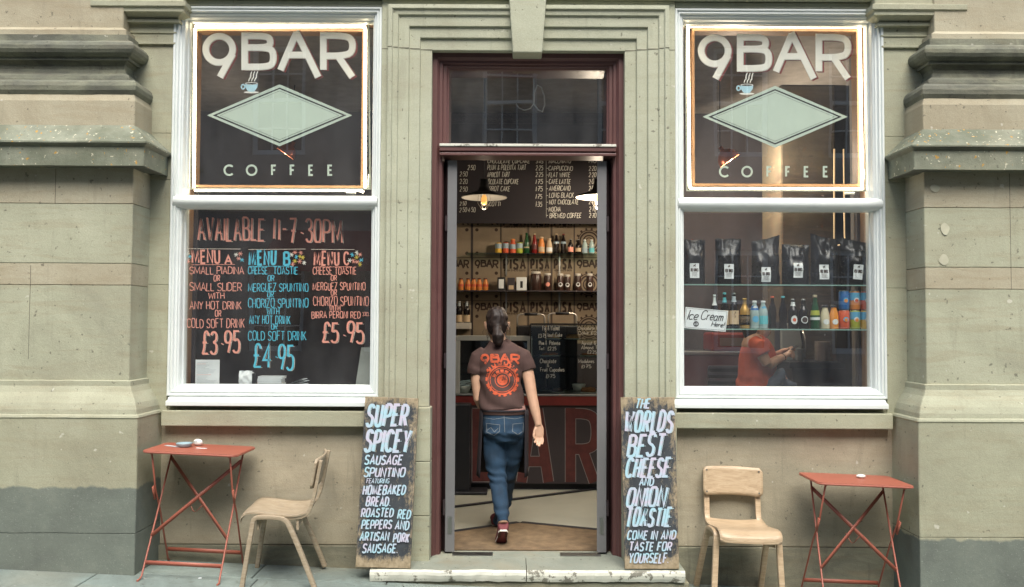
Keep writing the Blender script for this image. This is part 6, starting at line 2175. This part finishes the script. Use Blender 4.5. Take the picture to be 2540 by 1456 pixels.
# hanging menu board
BY = 3.08
m0, m1 = at(1040, 553, BY), at(1580, 388, BY)
mb_ = thing('menu_board', ((m0.x + m1.x) / 2, BY, m0.z), 'wide black menu board chalked with coffees and prices above the counter', 'menu board')
MB().box(m0.x, m1.x, BY, BY + .03, m0.z, m0.z + 1.0).build('board', 'menu', mb_)
for x in (m0.x + .2, m1.x - .2):
    MB().box(x - .004, x + .004, BY + .01, BY + .018, m0.z + 1.001, RZ).build('hanger', 'black', mb_)
Fq = flat(BY - .001)
tx = MB()
def wl_(s, b):
    write(tx, s, (*RL(b[0], b[1]), *RL(b[2], b[3])), 1.35, Fq, jit=.05, slant=.12, gap=.2)
for s, b in (('MACCHIATO', (1620, 150, 1985, 215)), ('CAPPUCCINO', (1615, 265, 2015, 335)), ('FLAT WHITE', (1618, 370, 1970, 442)), ('CAFE LATTE', (1620, 480, 1978, 555)), ('AMERICANO', (1625, 588, 1975, 665)), ('LONG BLACK', (1625, 702, 2030, 780)), ('HOT CHOCOLATE', (1625, 815, 2108, 888)), ('MOCHA', (1618, 930, 1815, 1004)), ('BREWED COFFEE', (1632, 1035, 2155, 1110)),
             ('3·45', (1405, 165, 1530, 215)), ('2·25', (1405, 255, 1528, 330)), ('2·25', (1405, 370, 1528, 440)), ('1·75', (1408, 485, 1525, 556)), ('1·75', (1408, 600, 1520, 676)), ('1·75', (1408, 725, 1512, 800)), ('1·35', (1408, 848, 1512, 925)),
             ('1·90', (2275, 160, 2400, 210)), ('2·20', (2275, 265, 2400, 335)), ('2·20', (2275, 370, 2400, 442)), ('2·00', (2275, 480, 2400, 555)), ('2·00', (2275, 590, 2400, 665)), ('2·40', (2275, 815, 2400, 888)), ('2·70', (2280, 930, 2400, 1004)), ('2·70', (2280, 1035, 2400, 1110)),
             ('CHOCOLATE CUPCAKE', (615, 150, 1310, 215)), ('PLUM & POLENTA TART', (615, 245, 1248, 325)), ('APRICOT TART', (610, 362, 980, 440)), ('CHOCOLATE CUPCAKE', (555, 478, 1125, 556)), ('CARROT CAKE', (560, 595, 985, 672)), ('BISCOTTI', (540, 850, 828, 915)), ('2·50', (290, 250, 418, 325)), ('2·50', (160, 355, 290, 430)), ('2·20', (160, 475, 290, 550)), ('2·50', (160, 600, 290, 675)), ('2·50', (160, 845, 270, 905)), ('2·50·4·50', (155, 945, 420, 1015))):
    wl_(s, b)
for y in (300, 410, 520, 635, 745, 855, 965, 1070):
    tx.ribbon([RL(1582, y), RL(1606, y)], 1.2, Fq)
tx.ribbon([RL(1575, 170), RL(1578, 1105)], .7, Fq)
tx.build('chalk_lettering', 'menutext', mb_)

# hanging lamps
def pendant(px, py, Y, r_, m_, label, watts, bulb='bulb', dome=None):
    c = at(px, py, Y)
    t = thing('pendant_lamp', (c.x, Y, c.z - .08), label, 'pendant lamp', 'pendant lamps hanging in the room')
    z = c.z
    if dome is None:
        pr = [(r_, z), (r_ * .97, z + .012), (r_ * .6, z + .035), (r_ * .28, z + .06), (r_ * .2, z + .1), (r_ * .17, z + .16), (.001, z + .165)]
        tip = z + .16
    else:
        pr = [(r_ * math.cos(R(a_)), z + r_ * 1.1 * math.sin(R(a_))) for a_ in range(0, 80, 12)] + [(.02, z + r_ * 1.12), (.018, z + r_ * 1.5), (.001, z + r_ * 1.5)]
        tip = z + r_ * 1.5
    def turn(mb):
        if dome:
            m3 = Matrix.Rotation(R(dome), 3, 'Y')
            p0 = V((c.x, Y, tip))
            mb.v = [p0 + m3 @ (v - p0) for v in mb.v]
        return mb
    turn(MB().lathe(c.x, Y, pr, 28).lathe(c.x, Y, [pr[0]] + [(max(.001, a - .004), b - .004) for a, b in pr], 28, 1)).build('shade', [m_ if dome else 'black', m_], t)  # shallow cones: outside coloured black in place of their shadow
    bz = z - .02 if dome is None else z + .03
    k_ = 1 if dome is None else .8
    turn(MB().lathe(c.x, Y, [(.001, bz - .045 * k_), (.018 * k_, bz - .04 * k_), (.03 * k_, bz - .01 * k_), (.026 * k_, bz + .015), (.014, bz + .04), (.014, bz + .06)], 16)).build('bulb', bulb, t)
    if dome is None:
        cg = MB()
        for i in range(6):
            a = i * PI / 3
            cg.tube([V((c.x + .05 * math.cos(a), Y + .05 * math.sin(a), z + .02)), V((c.x + .055 * math.cos(a), Y + .055 * math.sin(a), z - .05)), V((c.x + .02 * math.cos(a), Y + .02 * math.sin(a), z - .1)), V((c.x, Y, z - .105))], .002, 5)
        cg.build('cage', 'steel', t)
    MB().tube([V((c.x, Y, tip)), V((c.x, Y, RZ))], .004, 6).build('cord', 'black', t)
    if watts:
        l = bpy.data.lights.new('bulb_light', 'POINT')
        l.energy = watts
        l.color = (1, .82, .62)
        l.shadow_soft_size = .03
        lo = bpy.data.objects.new('bulb_light', l)
        C.objects.link(lo)
        lo.parent = t
        lo.location = turn_pt(c, Y, tip, bz - .08, dome) - V(t.location)
    return t


def turn_pt(c, Y, tip, z, dome):
    p0 = V((c.x, Y, tip))
    return p0 + Matrix.Rotation(R(dome or 0), 3, 'Y') @ (V((c.x, Y, z)) - p0)


M['dimbulb'] = mat('dim_bulb', '#cfa860', .3, var=0, emit='#ffb560', es=.35)
pendant(1201, 490, 1.9, .2, 'shade', 'shallow pale pendant lamp before the menu board, glowing faintly', .7, bulb='dimbulb')
pendant(1483, 489, 2.1, .2, 'shade', 'brightly lit shallow pendant lamp half behind a grey door leaf', 18)
pendant(*RA(985, 1070), 2.4, .09, 'copper', 'small copper pendant lamp seen through the COFFEE sign above the menu', 5, bulb='dimbulb', dome=35)
pendant(*RF(480, 1120), 2.2, .1, 'copper', 'small copper pendant lamp seen through the COFFEE sign above the coffee bags', 40, bulb='dimbulb', dome=-35)
# white flex hanging behind the transom light
cd_ = MB()
q = lambda x, y: at(*RC(x, y), .45)
cd_.tube([q(925, 600), q(928, 540), q(945, 495), q(970, 510), q(986, 560), q(988, 610), q(975, 650), q(950, 640), q(925, 605)], .005, 8, (0, 1, 0))
cd_.tube([q(925, 400), q(925, 500), q(925, 600), q(905, 632), q(870, 642), q(840, 630), q(822, 605)], .004, 8, (0, 1, 0))
cd_.tube([q(925, 405), V((q(925, 400).x, .45, RZ))], .004, 8)
tag(cd_.build('hanging_flex', 'white'), 'loose white electric flex hanging in a loop behind the door transom', 'cable')

# right of the room: rough stone pillar, grey upright, coffee machine, counter with cups
p0, p1 = at(*RG(768, 500), 2.3), at(*RG(1130, 500), 2.3)
tag(MB().box(p0.x, p1.x, 2.3, 2.9, 0, RZ).build('stone_pillar', 'interior_stone', bevel=.02), 'rough tan stone pillar inside the room behind the coffee bags', 'pillar')
p0, p1 = at(*RG(1244, 500), 1.0), at(*RG(1420, 500), 1.0)
tag(MB().box(p0.x, p1.x, 1.0, 1.08, 0, RZ).build('grey_pillar', mat('grey_plaster', '#6f6c68', .85), bevel=.01), 'plain grey pillar inside the room behind the soda cans', 'pillar')
nf = MB()  # glowing tubes added to draw the bright upright lines beside the pillar
q = lambda x, y: at(*RG(x, y), 1.9)
nf.tube([q(1112, -330), q(1110, 250)], .007, 8, (0, 1, 0))
nf.tube([q(1172, -330), q(1178, 225), q(1180, 262), q(1168, 288), q(1118, 296)], .006, 8, (0, 1, 0))
tag(nf.build('glow_tube', mat('soft_glow', '#ffe0b0', .3, var=0, emit='#ffd9a0', es=.25)), 'far glowing tubes drawing bright upright lines beside the tan pillar behind the bags', 'neon light')
z = at(*RG(1000, 1052), 1.5).z
a, b = at(*RO(1400, 480), 1.75).x, at(*RG(1135, 1060), 1.75).x
kt = thing('side_counter', ((a + b) / 2, 1.9, 0), 'dark side counter carrying the stacked saucers, before the person in orange', 'counter')
MB().box(a, b, 1.6, 2.2, z - .05, z - .001).build('worktop', 'black', kt, bevel=.004)
MB().box(a + .05, b - .02, 1.68, 2.18, 0, z - .051).build('cabinet', 'ivinyl', kt)
M['saucer'] = mat('glazed_saucer', '#c9bdb2', .3, var=.05)
M['dsaucer'] = mat('dark_saucer', '#8b9296', .3, var=.05)
def stack(x, y0, y1, hw, n, m_, label, nm, cat, grp):
    c = at(*RO(x, y0), 1.75)
    r_ = hw * .19776 * (DIST + 1.75) / FPX
    dz = (at(*RO(x, y1), 1.75).z - z) / n
    me = MB().lathe(c.x, 1.75, [(.001, z), (r_ * .5, z), (r_ * .55, z + dz * .3), (r_, z + dz * 1.25), (r_ * .97, z + dz * 1.3), (r_ * .5, z + dz * .9), (.001, z + dz * .85)], 26).build(nm, m_)
    tag(me, label, cat, grp)
    for k in range(1, n):
        o = me.copy()
        C.objects.link(o)
        o.location = me.location + V((random.uniform(-.002, .002), random.uniform(-.002, .002), k * dz))
stack(1885, 460, 215, 100, 15, 'saucer', 'pale saucer in the tall stack on the side counter', 'saucer', 'saucer', 'tall stack of pale saucers')
stack(1605, 440, 305, 58, 9, 'dsaucer', 'grey saucer in the short stack next to the phone', 'saucer', 'saucer', 'short stack of grey saucers')
t = thing('coffee_machine', (at(*RO(1480, 300), 2.05).x, 2.05, z), 'rounded pale panelled coffee machine behind the phone', 'coffee machine')
a, b = at(*RG(768, 950), 2.0), at(*RG(905, 950), 2.0)
zt = at(*RG(830, 835), 2.0).z
mb = MB()
prf = [(a.x, z), (a.x, zt + .05), (b.x - .06, zt + .05), (b.x - .02, zt), (b.x, zt - .12), (b.x - .005, z + .1), (b.x - .03, z)]
mb.prism([(x, 2.0, zz_) for x, zz_ in prf], (0, .2, 0))
mb.build('side_panel', mat('pale_enamel', '#a7aca6', .4, var=.05), t, bevel=.01)
mb = MB()
mb.prism([(x * 1.0 + (.012 if x > a.x + .01 else -.006), 2.02, zz_ + (.012 if zz_ > z + .01 else 0)) for x, zz_ in prf], (0, .15, 0))
mb.build('trim', 'black', t)
mb = MB()
mb.tube([V((b.x + .03, 2.1, z + .28)), V((b.x + .04, 2.05, z + .2)), V((b.x + .04, 2.05, z + .02))], .009, 8)
mb.build('steam_pipe', 'chrome', t)
# solid slats drawn for a reflection in the glass, and dark clutter behind
BQ = 1.95
a, b = at(*RG(300, 1100), BQ).x, at(*RG(600, 1100), BQ).x
sl_ = thing('slatted_reflection', ((a + b) / 2, BQ, 0), 'dark slats beside the person in orange, a reflection built solid', 'reflection')
mb = MB()
zt, zb = at(*RG(400, 1082), BQ).z, .3
k = 16
for i in range(k):
    zz_ = zb + (zt - zb) * i / (k - 1)
    mb.box(a, b, BQ, BQ + .025, zz_ - .012, zz_ + .012)
mb.build('slats', mat('grey_slat', '#4d4c52', .5), sl_, bevel=.002)
MB().box(a, b, BQ + .03, BQ + .05, 0, zt).build('back_board', 'black', sl_)
a, b = at(*RG(100, 1100), 2.1).x, at(*RG(520, 1100), 2.1).x
zt = at(*RG(300, 985), 1.9).z
rc = thing('red_cabinet', ((a + b) / 2, 2.3, 0), 'low dark red cabinet with a steel top deep behind the ice cream card', 'cabinet')
MB().box(a, b, 2.1, 2.6, 0, zt - .03).build('body', mat('dark_red_panel', '#5d221e', .5), rc, bevel=.004)
MB().box(a - .01, b + .01, 2.08, 2.62, zt - .029, zt).build('top', 'steel', rc, bevel=.004)
c = at(*RG(480, 900), 2.2)
rd_ = thing('red_machine', (c.x - .05, 2.2, zt), 'dark red box machine standing on the low red cabinet', 'machine')
MB().box(c.x - .22, c.x + .16, 2.2, 2.58, zt + .001, at(*RG(400, 860), 2.0).z).build('body', 'cred', rd_, bevel=.02)
MB().box(c.x - .15, c.x + .1, 2.192, 2.199, zt + .05, zt + .12).build('panel', 'steel', rd_)
# lettered dark wall rows, faint
lt = MB()
Fw = flat(RY1 - .002)
for y in range(6):
    xx = [RF(1160 + 10 * (y % 2), 540 + 46 * y), RF(1420, 580 + 46 * y)]
    write(lt, '9BAR9BAR', (xx[0][0], xx[0][1], xx[1][0] + 60, xx[1][1] - 2), 1.6, Fw, jit=0, gap=.3)
for y in range(12):
    a, b = RC(420, 470 + 31 * y), RC(1360, 490 + 31 * y)
    write(lt, '9BAR' * 8, (a[0], a[1], b[0], b[1]), 1.2, Fw, jit=0, gap=.3)
lt.build('wall_lettering', mat('grey_wall_lettering', '#57504f', .8), room_wall)

# ================================================================== ACROSS THE STREET (seen in the glass)
OY = -13.6
ob = thing('street_building', (0, OY, gz(0) - .1), 'grey brick building across the street, mirrored in the shop glass', 'building')
ow = MB()
zs = [(-.6, 3.3), (3.3, 4.6), (7.4, 8.9), (11.2, 12.0)]
ow.box(-22, 22, OY - .5, OY, -1.2, .9)
WW, SP = 1.24, 2.6
offx = -.07
for z0_, z1_ in ((3.2, 5.3), (7.8, 9.2), (11.2, 11.8)):
    ow.box(-22, 22, OY - .5, OY, z0_, z1_)
for k in range(-8, 9):
    xc = offx + k * SP
    for z0_, z1_ in ((5.3, 7.8), (9.2, 11.2), (.9, 3.2)):
        ow.box(xc + WW / 2, xc + SP - WW / 2, OY - .5, OY, z0_, z1_)
ow.build('wall', 'brick', ob)
wproto = None
for z0_, z1_ in ((5.3, 7.8), (9.2, 11.2), (.9, 3.2)):
    for k in range(-4, 5):
        xc = offx + k * SP
        f = MB()
        a, b = xc - WW / 2, xc + WW / 2
        for x0_, x1_, za, zb2 in ((a, a + .1, z0_, z1_), (b - .1, b, z0_, z1_), (a + .1, b - .1, z0_, z0_ + .12), (a + .1, b - .1, z1_ - .1, z1_), (a + .1, b - .1, (z0_ + z1_) / 2 - .04, (z0_ + z1_) / 2 + .04)):
            f.box(x0_, x1_, OY - .2, OY - .1, za, zb2)
        for g_ in (1, 2):
            x = a + .1 + (WW - .2) * g_ / 3
            f.box(x - .015, x + .015, OY - .18, OY - .12, z0_ + .12, z1_ - .1)
        for zz_ in ((z0_ * 3 + z1_) / 4, (z0_ + z1_ * 3) / 4):
            f.box(a + .1, b - .1, OY - .178, OY - .122, zz_ - .015, zz_ + .015)
        wf = f.build('window', 'white', ob)
        MB().box(a + .05, b - .05, OY - .3, OY - .25, z0_, z1_).build('pane', 'dimglass', wf)
aw = thing('shop_awning', (-3.6, OY + .5, 2.6), 'maroon shop awning across the street, mirrored in the menu window', 'awning')
MB().prism([(-5.2, OY + .01, 3.6), (-5.2, OY + 1.4, 2.9), (-5.2, OY + 1.4, 2.6), (-5.2, OY + .01, 3.3)], (3.0, 0, 0)).build('canopy', 'awning', aw)
